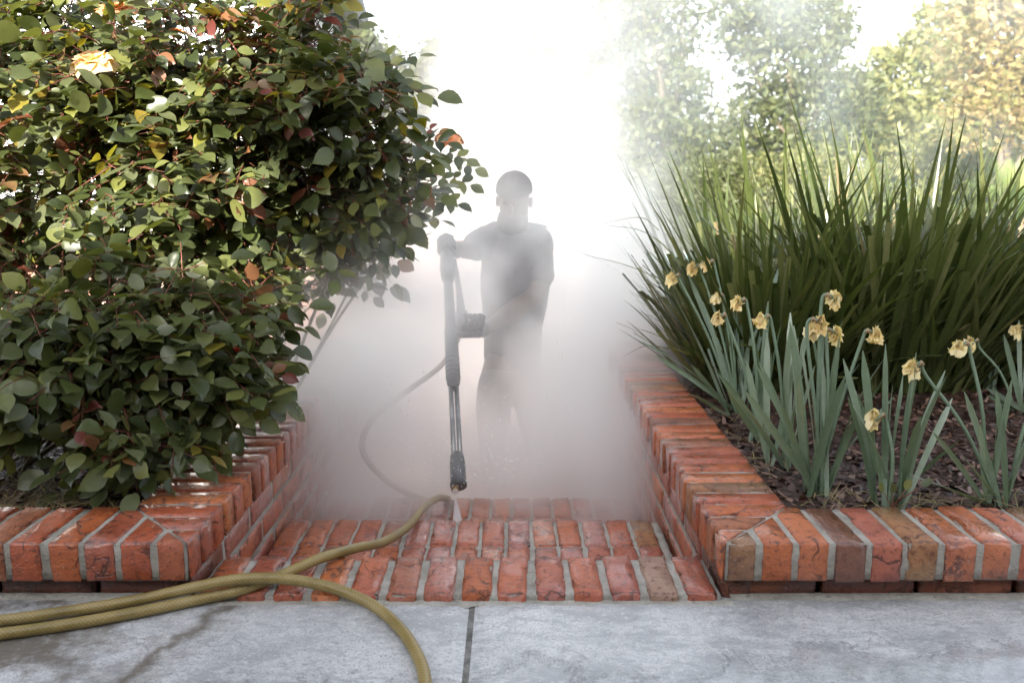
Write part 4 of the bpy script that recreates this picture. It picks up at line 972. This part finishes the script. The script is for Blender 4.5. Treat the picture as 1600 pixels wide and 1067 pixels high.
daffodil('short daffodil clump with one low hanging head, between two larger clumps', 1392, 786, [(1335, 555, 0), (1365, 545, 0), (1385, 540, .05), (1410, 560, 0), (1440, 575, 0), (1465, 575, 0), (1480, 620, 0), (1400, 585, 0), (1345, 600, -.05), (1420, 550, 0), (1366, 600, 0), (1430, 640, -.05)], [(1368, 658)], 5)
daffodil('spreading daffodil clump at the right of the front bed, two heads on long stalks', 1556, 782, [(1420, 733, -.1), (1515, 605, 0), (1545, 640, 0), (1572, 610, 0), (1592, 640, 0), (1610, 660, 0), (1460, 660, -.05), (1500, 700, -.06), (1580, 590, 0), (1620, 600, 0), (1530, 660, -.05)], [(1428, 577), (1499, 546)], 6)
daffodil('tall daffodil clump in front of the strap grass at the right', 1548, 603, [(1530, 420, .1), (1552, 395, .1), (1565, 440, 0), (1575, 470, 0), (1535, 500, 0), (1500, 470, .05), (1590, 490, 0), (1560, 460, 0)], [(1572, 482)], 7)
daffodil('daffodil clump cut by the right edge, one head facing the light', 1600, 640, [(1570, 520, 0), (1585, 500, 0), (1606, 480, 0), (1535, 600, -.05), (1540, 612, -.05), (1620, 560, 0)], [(1590, 518), (1519, 538)], 8)
# small weeds at the cap
wd_ = empty('weed', G(1400, 785, .1), 'small broad leaved weed at the foot of the short daffodil clump', 'weed')
for (px, py) in ((1380, 768), (1440, 760), (1415, 765), (1395, 770)):
    sprig(wd_, P(px, py, 1.76), ((px-1400)/60, -.1, .5), (0, -.6, .8), .022, 0, 1, G(1402, 784, .1))
# ================================================================== PERSON
def skin_mesh(name, chains, sub=2, root_i=0):
    """chains: list of [(key, pos, (rx, ry))...] sharing keys; returns one smooth mesh"""
    ids = {}; V = []; E = []; RR = []
    for ch in chains:
        prev = None
        for key, pos, r in ch:
            if key not in ids: ids[key] = len(V); V.append(tuple(pos)); RR.append(r if isinstance(r, tuple) else (r, r))
            if prev is not None and (prev, ids[key]) not in E: E.append((prev, ids[key]))
            prev = ids[key]
    me = bpy.data.meshes.new(name+'_rig'); me.from_pydata(V, E, []); o = bpy.data.objects.new(name+'_rig', me); COL.objects.link(o)
    sk = o.modifiers.new('Skin', 'SKIN'); sk.use_smooth_shade = True
    if not me.skin_vertices: me.attributes  # layer is made by the modifier
    for i, r in enumerate(RR): me.skin_vertices[0].data[i].radius = r
    for d in me.skin_vertices[0].data: d.use_root = False
    me.skin_vertices[0].data[root_i].use_root = True
    ss = o.modifiers.new('Sub', 'SUBSURF'); ss.levels = sub; ss.render_levels = sub
    dg = bpy.context.evaluated_depsgraph_get(); out = bpy.data.meshes.new_from_object(o.evaluated_get(dg)); out.name = name
    bpy.data.objects.remove(o); bpy.data.meshes.remove(me); return out
M_SKIN = simple('tattooed_skin', (.11, .08, .065), .55, 30, .1); M_SHIRT = simple('grey_black_work_shirt', (.075, .072, .078), .9, 60, .2)
M_PANTS = simple('dark_work_trousers', (.10, .088, .08), .9, 60, .2); M_GLOVE = simple('dark_wet_work_glove', (.025, .024, .024), .5, 60, .3)
M_HAIR = simple('dark_beard', (.065, .055, .05), .8, 120, .5); M_CAP = simple('charcoal_cap', (.075, .070, .070), .85, 80, .2); M_BOOT = simple('rubber_boot', (.03, .03, .032), .45, 30, .2)
def V3(px, py, d): return Vector(P(px, py, d))
pd = 4.15
hipc = V3(798, 588, pd); head = V3(803, 312, 4.02); neck = V3(806, 356, 4.07); chest = V3(808, 405, 4.08); belly = V3(802, 500, 4.12)
shR = V3(767, 372, 4.10); shL = V3(846, 384, 4.08); elR = V3(733, 392, 3.98); wrR = V3(706, 386, 3.80); elL = V3(838, 462, 4.0); wrL = V3(757, 517, 3.74)
hpR = V3(772, 600, pd); hpL = V3(826, 600, pd); knR = V3(771, 700, 4.10); knL = V3(843, 690, 4.08); anR = V3(774, 795, 4.17); anL = V3(848, 792, 4.15)
for a_ in (anR, anL): a_.z = ZL + .10
feetR = anR + Vector((-.03, -.13, -.055)); feetL = anL + Vector((.03, -.13, -.055))
person = empty('person', (hipc.x, hipc.y, ZL), 'bearded person in cap and dark gloves washing the steps, veiled in steam', 'person')
body = skin_mesh('body', [
    [('hip', hipc, (.135, .10)), ('belly', belly, (.135, .105)), ('chest', chest, (.155, .115)), ('neck0', chest.lerp(neck, .75), (.085, .07)), ('neck', neck, (.060, .058)), ('head0', head + Vector((0, -.005, -.07)), (.068, .08)), ('head', head + Vector((0, 0, .02)), (.082, .098)), ('crown', head + Vector((0, .01, .085)), (.06, .072))],
    [('chest', chest, (.15, .11)), ('shR', shR, .068), ('uaR', shR.lerp(elR, .6), .055), ('elR', elR, .047), ('faR', elR.lerp(wrR, .5), .042), ('wrR', wrR, .030)],
    [('chest', chest, (.15, .11)), ('shL', shL, .070), ('uaL', shL.lerp(elL, .6), .056), ('elL', elL, .048), ('faL', elL.lerp(wrL, .4), .052), ('wrL', wrL, .031)],
    [('hip', hipc, (.14, .1)), ('hpR', hpR, (.092, .095)), ('thR', hpR.lerp(knR, .55), .076), ('knR', knR, .058), ('clfR', knR.lerp(anR, .35), .056), ('anR', anR, .038), ('ftR', feetR, (.045, .035))],
    [('hip', hipc, (.14, .1)), ('hpL', hpL, (.092, .095)), ('thL', hpL.lerp(knL, .55), .076), ('knL', knL, .058), ('clfL', knL.lerp(anL, .35), .056), ('anL', anL, .038), ('ftL', feetL, (.045, .035))]])
child('body', body, person, M_SKIN)
shirt = skin_mesh('shirt', [
    [('hip', hipc + Vector((0, 0, -.02)), (.155, .12)), ('belly', belly, (.158, .13)), ('chest', chest, (.185, .14)), ('neck0', chest.lerp(neck, .72), (.10, .085)), ('neck', neck + Vector((0, 0, -.035)), (.066, .064))],
    [('chest', chest, (.15, .11)), ('shR', shR, .090), ('uaR', shR.lerp(elR, .6), .080), ('elR', elR, .070)],
    [('chest', chest, (.15, .11)), ('shL', shL, .094), ('uaL', shL.lerp(elL, .5), .084), ('elL', elL.lerp(shL, .15), .076)]])
for _v in shirt.vertices: _v.co += _v.normal*(.006*noise.noise(_v.co*Vector((9, 9, 16)).length*.9) + .005*noise.noise(Vector((_v.co.x*22, _v.co.y*22, _v.co.z*13))))
child('shirt', shirt, person, M_SHIRT)
tr = skin_mesh('trousers', [
    [('hip', hipc + Vector((0, 0, -.0)), (.148, .115)), ('hpR', hpR + Vector((0, 0, -.04)), (.108, .11)), ('thR', hpR.lerp(knR, .55), .094), ('knR', knR, .074), ('clfR', knR.lerp(anR, .35), .070), ('anR', anR + Vector((0, 0, .06)), .058)],
    [('hip', hipc, (.14, .1)), ('hpL', hpL + Vector((0, 0, -.04)), (.108, .11)), ('thL', hpL.lerp(knL, .55), .094), ('knL', knL, .078), ('clfL', knL.lerp(anL, .35), .070), ('anL', anL + Vector((0, 0, .06)), .058)],
    [('hip', hipc, (.14, .1)), ('waist', hipc.lerp(belly, .35), (.138, .108))]])
child('trousers', tr, person, M_PANTS)
for an, ft in ((anR, feetR), (anL, feetL)):
    b = skin_mesh('boot', [[('a', an + Vector((0, 0, .13)), .062), ('b', an + Vector((0, .01, .0)), (.055, .052)), ('c', Vector((an.x, an.y-.06, ZL+.05)), (.05, .045)), ('d', Vector((ft.x, ft.y-.04, ZL+.045)), (.048, .038))], [('b', an, .05), ('h', Vector((an.x, an.y+.04, ZL+.045)), (.04, .04))]], root_i=1)
    child('boot', b, person, M_BOOT)
# head: eyes, nose, ears, beard, cap
def ellip(name, c, r, rot, parent, mat, seg=20, cutz=None, amp=0.0):
    bm = bmesh.new(); bmesh.ops.create_uvsphere(bm, u_segments=seg, v_segments=seg//2+2, radius=1)
    if cutz is not None: bmesh.ops.bisect_plane(bm, geom=bm.verts[:]+bm.edges[:]+bm.faces[:], plane_co=(0, 0, cutz), plane_no=(0, 0, -1), clear_outer=True)
    for v in bm.verts:
        v.co = Vector((v.co.x*r[0], v.co.y*r[1], v.co.z*r[2])); 
        if amp: v.co *= 1 + amp*noise.noise(v.co*60)
    bmesh.ops.transform(bm, matrix=Matrix.Translation(c) @ rot, verts=bm.verts); return child(name, bm_mesh(name, bm), parent, mat)
tilt = Matrix.Rotation(R(18), 4, 'X') @ Matrix.Rotation(R(-8), 4, 'Z')
def hp(x, y, z): return head + (tilt @ Vector((x, y, z)))
ellip('cap', hp(0, .005, .045), (.088, .108, .090), tilt, person, M_CAP, cutz=-.05)
ellip('beard', hp(0, -.040, -.092), (.076, .072, .074), tilt, person, M_HAIR, amp=.12)
ellip('nose', hp(0, -.105, -.015), (.014, .020, .024), tilt, person, M_SKIN)
for s_ in (-1, 1):
    ellip('ear', hp(s_*.080, .012, -.015), (.010, .018, .028), tilt, person, M_SKIN)
    ellip('eye', hp(s_*.032, -.086, .010), (.012, .010, .008), tilt, person, M_CAP)

# ================================================================== SPRAY LANCE
M_BLK = simple('worn_black_plastic', (.03, .03, .029), .38, 40, .35, .25); M_STEEL = simple('wet_grey_steel_tube', (.22, .22, .22), .3, 40, .3, .1, .8)
M_BRASS = simple('dull_brass', (.22, .13, .05), .4, 40, .4, .2, .8); M_WHT = simple('white_nozzle_tip', (.75, .75, .73), .35, 30, .05)
A = V3(697, 372, 3.74); B = V3(717, 768, 2.57); ax = (B-A).normalized(); LL = (B-A).length
vw = (A.lerp(B, .5) - Vector((0, 0, EYE))).normalized(); sx = ax.cross(vw).normalized()
if sx.x < 0: sx = -sx
sy = ax.cross(sx).normalized()
lance = empty('spray_lance', tuple(B), 'long black and steel pressure washer lance held upright, its nozzle just above the steps', 'pressure washer lance')
def along_py(py):
    lo, hi = 0., 1.
    for _ in range(40):
        m = (lo+hi)/2; q = project(np.array([A.lerp(B, m)]))[1][0]
        if q < py: lo = m
        else: hi = m
    return (lo+hi)/2
def lathe(name, prof, mat, parent=lance, seg=18, off=Vector((0, 0, 0)), flat=1.0, smooth=True):
    """prof: (t along the lance, radius)"""
    bm = bmesh.new(); rings = []
    for t_, r in prof:
        c = A.lerp(B, t_) + off; rings.append([bm.verts.new(c + sx*math.cos(2*math.pi*k/seg)*r + sy*math.sin(2*math.pi*k/seg)*r*flat) for k in range(seg)])
    for a, b in zip(rings, rings[1:]):
        for k in range(seg): bm.faces.new((a[k], a[(k+1) % seg], b[(k+1) % seg], b[k]))
    bm.faces.new(rings[0]); bm.faces.new(rings[-1][::-1]); return child(name, bm_mesh(name, bm), parent, mat, smooth=smooth)
T = along_py
dT = lambda py: 3.74 + (2.57-3.74)*T(py)
# trigger gun body in the upper hand
g = [(T(367), .014), (T(369), .021), (T(385), .024), (T(400), .028), (T(418), .032), (T(432), .029), (T(438), .020), (T(444), .014)]
lathe('gun_body', g, M_BLK, flat=1.4)
tb = A.lerp(B, T(440)) + sx*.018 + sy*.01
child('trigger', tube_mesh('trigger', spline([A.lerp(B, T(405)) + sx*.03, V3(716, 445, 3.6), V3(721, 490, 3.52)], 5), [.008, .009, .010, .011, .012, .013, .014, .015, .016, .018, .018], 10), lance, M_BLK)
child('hose_connector', tube_mesh('hose_connector', [V3(721, 488, 3.52), V3(722, 505, 3.50), V3(718, 513, 3.48)], [.026, .026, .018], 12), lance, M_BLK)
lathe('barrel_sleeve', [(T(441), .013), (T(446), .019), (T(515), .021), (T(517), .024), (T(560), .025), (T(598), .0235), (T(606), .016)], M_BLK)
for k in range(5): lathe('sleeve_rib', [(T(560+k*7), .0255), (T(562+k*7), .0265), (T(564+k*7), .0255)], M_BLK)
d1 = dT(640); off = 7.6/2/FPX*d1*1.05
for s_ in (-1, 1):
    lathe('steel_pipe', [(T(600), .0085), (T(722), .0075)], M_STEEL, off=sx*off*s_*1.15)
lathe('nozzle_head', [(T(709), .018), (T(712), .021), (T(724), .0245), (T(754), .0245), (T(755), .0262), (T(759), .0262), (T(760), .022)], M_BLK, flat=.85)
lathe('brass_fitting', [(T(758), .0118), (T(766), .0118), (T(767), .009)], M_BRASS, off=-sx*.011)
lathe('nozzle_tip', [(T(766), .0085), (T(768), .0105), (T(770.5), .0102), (T(771), .006)], M_WHT, off=-sx*.011)
# side handle with ribs
hA = A.lerp(B, T(523)); hB = V3(752, 522, dT(523)+.05); hd_ = (hB-hA)
prof = []; pts = []
for k in range(25):
    pts.append(hA + hd_*(k/24)); prof.append(.0125 + (.0035 if k % 3 == 1 else 0) if k > 3 else .010)
child('side_handle', tube_mesh('side_handle', pts, prof, 12), lance, M_BLK)
# gloved hands, fingers closed on gun and side handle
def glove(name, wrist, palm_c, axis, across, grip_r, label=None):
    """axis: direction of the held bar; across: from the wrist towards the fingers' roots; fingers curl about the bar"""
    axis = axis.normalized(); across = (across - axis*across.dot(axis)).normalized(); nrm = axis.cross(across)
    pm = skin_mesh(name, [[('w0', wrist, .036), ('w', wrist.lerp(palm_c, .45), (.036, .030)), ('p', palm_c, (.040, .022)), ('k', palm_c + across*.022, (.042, .018))]], root_i=2)
    o = child(name, pm, person, M_GLOVE)
    for j in range(4):
        r0 = palm_c + across*.022 + axis*(j-1.5)*.021; ln = (.9, 1.05, 1.0, .82)[j]; ch = []; a0 = 0
        c0 = palm_c + across*.018 + nrm*(grip_r+.012) + axis*(j-1.5)*.021
        for q in range(6):
            a = R(-70 + 52*q*ln); ch.append((q, c0 + (across*math.cos(a) + nrm*math.sin(a))*(grip_r+.011), .0108 - .0008*q))
        ch = [('r', palm_c + axis*(j-1.5)*.018, .012)] + ch
        child('finger', skin_mesh('finger', [ch], sub=1), o, M_GLOVE)
    th = [('r', palm_c - across*.03 - axis*.02, .014), ('a', palm_c - across*.022 - axis*.045 + nrm*.02, .013), ('b', palm_c - across*.004 - axis*.052 + nrm*(grip_r+.018), .012), ('c', palm_c + across*.016 - axis*.040 + nrm*(grip_r*2+.012), .010)]
    child('thumb', skin_mesh('thumb', [th], sub=1), o, M_GLOVE)
gA = A.lerp(B, T(398))
glove('right_glove', wrR, gA + sx*.012 + Vector((0, .045, 0)), -ax, Vector((-1, -.25, 0)), .026)
hM = hA + hd_*.62
glove('left_glove', wrL, hM + Vector((.0, .02, .030)), -hd_, Vector((-.1, -1, -.2)), .014)

# ================================================================== HOSES
def hose_mat():
    t = NT('braided_olive_hose'); uv = t.new('ShaderNodeUVMap'); 
    w1 = t.new('ShaderNodeTexWave', wave_type='BANDS', bands_direction='DIAGONAL'); w1.inputs['Scale'].default_value = 1.0; t.link(uv.outputs[0], w1.inputs[0])
    mp = t.new('ShaderNodeMapping'); mp.inputs['Scale'].default_value = (-1, 1, 1); t.link(uv.outputs[0], mp.inputs[0])
    w2 = t.new('ShaderNodeTexWave', wave_type='BANDS', bands_direction='DIAGONAL'); w2.inputs['Scale'].default_value = 1.0; t.link(mp.outputs[0], w2.inputs[0])
    br = t.math('MULTIPLY', w1.outputs['Fac'], w2.outputs['Fac']); n = t.noise(t.pos(), 14, 4, .6)
    base = t.ramp(n, [(.3, (.17, .125, .035)), (.55, (.28, .205, .07)), (.8, (.34, .27, .12))])
    c = t.mix(t.ramp(br, [(.05, .38), (.4, 0)]), base, (.10, .07, .02))
    c = t.mix(t.ramp(t.noise(t.pos(), 60, 6, .7), [(.62, 0), (.72, .6)]), c, (.05, .04, .02))
    return t.set(c, t.ramp(n, [(.3, .28), (.7, .5)]), t.bump(br, .25, .0012))
M_HOSE = hose_mat()
def hose(name, pts, r, label, mat=None, seg=14, sub=10):
    root_loc = Vector(pts[0]); sp = spline(pts, sub); n = len(sp)
    V = []; up = None; rings = []
    for i, p in enumerate(sp):
        d = (sp[min(i+1, n-1)] - sp[max(i-1, 0)]).normalized()
        if up is None: up = (Vector((0, 0, 1)) - d*d.z).normalized()
        up = (up - d*up.dot(d)).normalized(); b = d.cross(up)
        for k in range(seg): a = 2*math.pi*k/seg; V.append(tuple(p + (up*math.cos(a) + b*math.sin(a))*r))
    F = [(i*seg+k, i*seg+(k+1) % seg, (i+1)*seg+(k+1) % seg, (i+1)*seg+k) for i in range(n-1) for k in range(seg)]
    me = mesh_np(name, V, F); uv = me.uv_layers.new(name='UVMap'); dist = np.concatenate([[0], np.cumsum([(sp[i+1]-sp[i]).length for i in range(n-1)])])
    U = []
    for i in range(n-1):
        for k in range(seg):
            for (ii, kk) in ((i, k), (i, k+1), (i+1, k+1), (i+1, k)): U += [dist[ii]*80, kk/seg*5.0]
    uv.data.foreach_set('uv', U)
    me.materials.append(mat or M_HOSE); o = bpy.data.objects.new(name, me); COL.objects.link(o); o['label'] = label; o['category'] = 'hose'; return o
hr = .0106
def on(px, py, z, lift=1.0): return G(px, py, z + hr*lift)
# strand 1: comes in from the left, loops over itself and runs out at the bottom
h1 = [on(-700, 1010, 0), on(-200, 985, 0), on(0, 969, .0), on(110, 954, .0), on(210, 938, .003, 1.4), on(300, 918, .012, 2.0), on(370, 905, .018, 3.0), on(430, 903, .018, 3.1), on(490, 911, .018, 1.8), on(540, 925, .012, 1.2), on(590, 950, .0, 1.3), on(628, 985, 0), on(653, 1025, 0), on(664, 1062, 0), on(664, 1120, 0), on(640, 1240, 0), on(560, 1500, 0)]
hose('hose', h1, hr, 'olive braided hose lying over the other one, curving forward across the patio')
# strand 2: comes in lower, under strand 1, up the treads and on to the lance through the steam
def onr(p): return Vector(p)
e1 = on(640, 812, -.119); 
h2 = [on(-700, 1040, 0), on(-200, 1012, 0), on(0, 990, 0), on(120, 973, 0), on(230, 953, 0), on(310, 936, .0, 1.1), on(380, 920, .012, 1.3), on(440, 898, .018, 1.1), on(500, 872, .018, 1.9), on(560, 855, .0, 1), on(600, 846, -.05, 1), on(638, 822, -.10, 1.1),
      on(660, 795, -.13, 1.0), on(684, 778, -.17, 1), on(700, 780, -.256, 1.0), on(670, 783, -.28, 1), V3(610, 755, 2.85), V3(567, 705, 2.85), V3(582, 655, 2.95), V3(635, 612, 3.15), V3(690, 570, 3.40), V3(715, 530, 3.52), V3(721, 508, 3.5)]
hose('hose', h2, hr, 'pale olive hose running under the other, up over the steps to the lance')

# ================================================================== SPRAY, STEAM
M_DROP = simple('water_droplet', (.75, .78, .8), .05, 5, .02); 
bm = bmesh.new(); r_ = random.Random(4)
def drop(c, r): bmesh.ops.create_icosphere(bm, subdivisions=1, radius=r, matrix=Matrix.Translation(c))
for i in range(330):
    t_ = r_.random()**1.6; a = r_.uniform(0, 6.28); el = r_.uniform(.1, 1.2); L = .06 + .5*t_
    c = Vector((-.18 + math.cos(a)*L*math.cos(el), 2.45 + math.sin(a)*L*math.cos(el)*.5, -.11 + L*math.sin(el)*.75))
    if c.y < 1.9 or c.x > .37 or c.x < -.59: continue
    drop(c, r_.uniform(.0009, .0022))
for i in range(260):
    c = V3(r_.gauss(455, 38), r_.gauss(735, 48), r_.uniform(2.15, 2.6)); 
    if c.x > -.595 and c.z > -.1: drop(c, r_.uniform(.0009, .0024))
o = bpy.data.objects.new('water_spray', bm_mesh('water_spray', bm)); o.data.materials.append(M_DROP); COL.objects.link(o); o['kind'] = 'stuff'; o['label'] = 'fine water droplets flying off the steps'
def vol_mat(name, color, dens_attr=None, dens=1.0, aniso=.62):
    m = bpy.data.materials.new(name); m.use_nodes = True; nt = m.node_tree; nt.nodes.clear(); out = nt.nodes.new('ShaderNodeOutputMaterial'); vsn = nt.nodes.new('ShaderNodeVolumeScatter')
    vsn.inputs['Color'].default_value = (*color, 1); vsn.inputs['Anisotropy'].default_value = aniso; nt.links.new(vsn.outputs[0], out.inputs['Volume'])
    if dens_attr:
        a = nt.nodes.new('ShaderNodeAttribute'); a.attribute_name = dens_attr; mu = nt.nodes.new('ShaderNodeMath'); mu.operation = 'MULTIPLY'; mu.inputs[1].default_value = dens
        nt.links.new(a.outputs['Fac'], mu.inputs[0]); nt.links.new(mu.outputs[0], vsn.inputs['Density'])
    else: vsn.inputs['Density'].default_value = dens
    return m
# jet: a thin cone of dense mist under the nozzle
jb = B + ax*.006 - sx*.011; je = G(715, 815, -.13); 
child_j = tube_mesh('water_jet', [jb, jb.lerp(je, .3), je], [.0014, .005, .014], 10); child_j.materials.append(vol_mat('jet_mist', (.95, .97, 1), None, 75))
o = bpy.data.objects.new('water_jet', child_j); COL.objects.link(o); o['kind'] = 'stuff'; o['label'] = 'white jet of water under the nozzle'

def steam_cloud(name, lo, hi, res, blobs, nscale, label, wisps=.9, dens=1.0, seed=0.0):
    """a closed box whose density grid is a sum of soft lobes, torn by noise (geometry nodes Volume Cube)"""
    ng = bpy.data.node_groups.new(name, 'GeometryNodeTree'); ng.interface.new_socket('Geometry', in_out='INPUT', socket_type='NodeSocketGeometry'); ng.interface.new_socket('Geometry', in_out='OUTPUT', socket_type='NodeSocketGeometry')
    N = ng.nodes; L = ng.links; gi = N.new('NodeGroupInput'); go = N.new('NodeGroupOutput'); vc = N.new('GeometryNodeVolumeCube'); pos = N.new('GeometryNodeInputPosition')
    def mth(op, a, b=None, clamp=False):
        x = N.new('ShaderNodeMath'); x.operation = op; x.use_clamp = clamp
        for i, v in enumerate((a, b)):
            if v is None: continue
            if isinstance(v, (int, float)): x.inputs[i].default_value = v
            else: L.new(v, x.inputs[i])
        return x.outputs[0]
    # domain warp so that the lobes lose their round outline
    wn_ = N.new('ShaderNodeTexNoise'); wn_.inputs['Scale'].default_value = nscale*.55; wn_.inputs['Detail'].default_value = 2; L.new(pos.outputs[0], wn_.inputs['Vector'])
    w1 = N.new('ShaderNodeVectorMath'); w1.operation = 'SUBTRACT'; L.new(wn_.outputs['Color'], w1.inputs[0]); w1.inputs[1].default_value = (.5, .5, .5)
    w2 = N.new('ShaderNodeVectorMath'); w2.operation = 'SCALE'; L.new(w1.outputs[0], w2.inputs[0]); w2.inputs['Scale'].default_value = .55/nscale*1.6
    w3 = N.new('ShaderNodeVectorMath'); w3.operation = 'ADD'; L.new(pos.outputs[0], w3.inputs[0]); L.new(w2.outputs[0], w3.inputs[1]); wp = w3.outputs[0]
    tot = None
    for (c, r, d) in blobs:
        s1 = N.new('ShaderNodeVectorMath'); s1.operation = 'SUBTRACT'; L.new(wp, s1.inputs[0]); s1.inputs[1].default_value = c
        s2 = N.new('ShaderNodeVectorMath'); s2.operation = 'DIVIDE'; L.new(s1.outputs[0], s2.inputs[0]); s2.inputs[1].default_value = r
        s3 = N.new('ShaderNodeVectorMath'); s3.operation = 'LENGTH'; L.new(s2.outputs[0], s3.inputs[0])
        mr = N.new('ShaderNodeMapRange'); mr.interpolation_type = 'SMOOTHSTEP'; L.new(s3.outputs['Value'], mr.inputs[0]); mr.inputs[1].default_value = 1.15; mr.inputs[2].default_value = .25; mr.inputs[3].default_value = 0; mr.inputs[4].default_value = d
        tot = mr.outputs[0] if tot is None else mth('ADD', tot, mr.outputs[0])
    nz = N.new('ShaderNodeTexNoise'); nz.inputs['Scale'].default_value = nscale; nz.inputs['Detail'].default_value = 5; nz.inputs['Roughness'].default_value = .58; nz.inputs['Distortion'].default_value = .4; L.new(wp, nz.inputs['Vector'])
    mr = N.new('ShaderNodeMapRange'); L.new(nz.outputs['Fac'], mr.inputs[0]); mr.inputs[1].default_value = .44; mr.inputs[2].default_value = .57; mr.inputs[3].default_value = 1-wisps; mr.inputs[4].default_value = 1+wisps
    den = mth('MULTIPLY', tot, mr.outputs[0])
    L.new(den, vc.inputs['Density']); vc.inputs['Min'].default_value = lo; vc.inputs['Max'].default_value = hi
    for a, b in zip(('Resolution X', 'Resolution Y', 'Resolution Z'), res): vc.inputs[a].default_value = b
    sm = N.new('GeometryNodeSetMaterial'); mat = vol_mat(name+'_steam', (.988, .993, .998), 'density', dens); sm.inputs['Material'].default_value = mat
    L.new(vc.outputs[0], sm.inputs[0]); L.new(sm.outputs[0], go.inputs[0])
    bm = bmesh.new(); box(bm, lo[0], hi[0], lo[1], hi[1], lo[2], hi[2]); me = bm_mesh(name, bm); me.materials.append(mat)
    o = bpy.data.objects.new(name, me); COL.objects.link(o); o['kind'] = 'stuff'; o['label'] = label
    m = o.modifiers.new('volume', 'NODES'); m.node_group = ng; return o
steam_cloud('steam', (-1.8, 1.75, -.9), (1.8, 7.6, 3.4), (120, 180, 136), [
    ((-.10, 3.05, -.52), (.82, .95, .60), 1.5),
    ((-.10, 2.70, -.18), (.70, .38, .26), 2.4),
    ((-.52, 2.65, .02), (.32, .65, .40), 3.2),
    ((.28, 2.75, -.10), (.22, .60, .32), 3.4),
    ((-.05, 2.38, -.12), (.60, .28, .13), 2.0),
    ((.02, 3.35, -.10), (.62, .50, .66), 1.55),
    ((.06, 3.45, .55), (.50, .40, .48), 1.15),
    ((.34, 3.20, .02), (.34, .9, .50), 3.0),
    ((.47, 3.35, .22), (.20, .50, .22), 2.2),
    ((.45, 4.1, .28), (.48, .9, .80), 2.4),
    ((-.55, 3.4, .18), (.55, .8, .62), 2.6),
    ((-.34, 2.50, .46), (.42, .34, .38), 2.0),
    ((.0, 4.95, -.3), (1.0, .65, .8), 2.6),
    ((.0, 5.6, .4), (1.0, 1.3, 1.2), 1.1),
    ((.1, 5.6, 1.6), (.9, 1.4, 1.3), .55),
    ((-.05, 5.2, 2.5), (.8, 1.5, .9), .3)], 2.4, 'dense white steam billowing from the wet steps round the person')
steam_cloud('steam', (-3.0, 7.8, -.9), (9.5, 14.0, 7.5), (90, 56, 72), [
    ((.3, 10.5, 2.4), (2.0, 2.5, 3.4), .055),
    ((2.2, 11, 3.2), (2.4, 2.5, 2.4), .05),
    ((5.0, 11, 2.8), (4.2, 2.6, 3.2), .075),
    ((-1.6, 10.3, 1.6), (1.6, 2.2, 2.2), .035)], .7, 'thin veil of steam drifting away over the pool', 1.0)
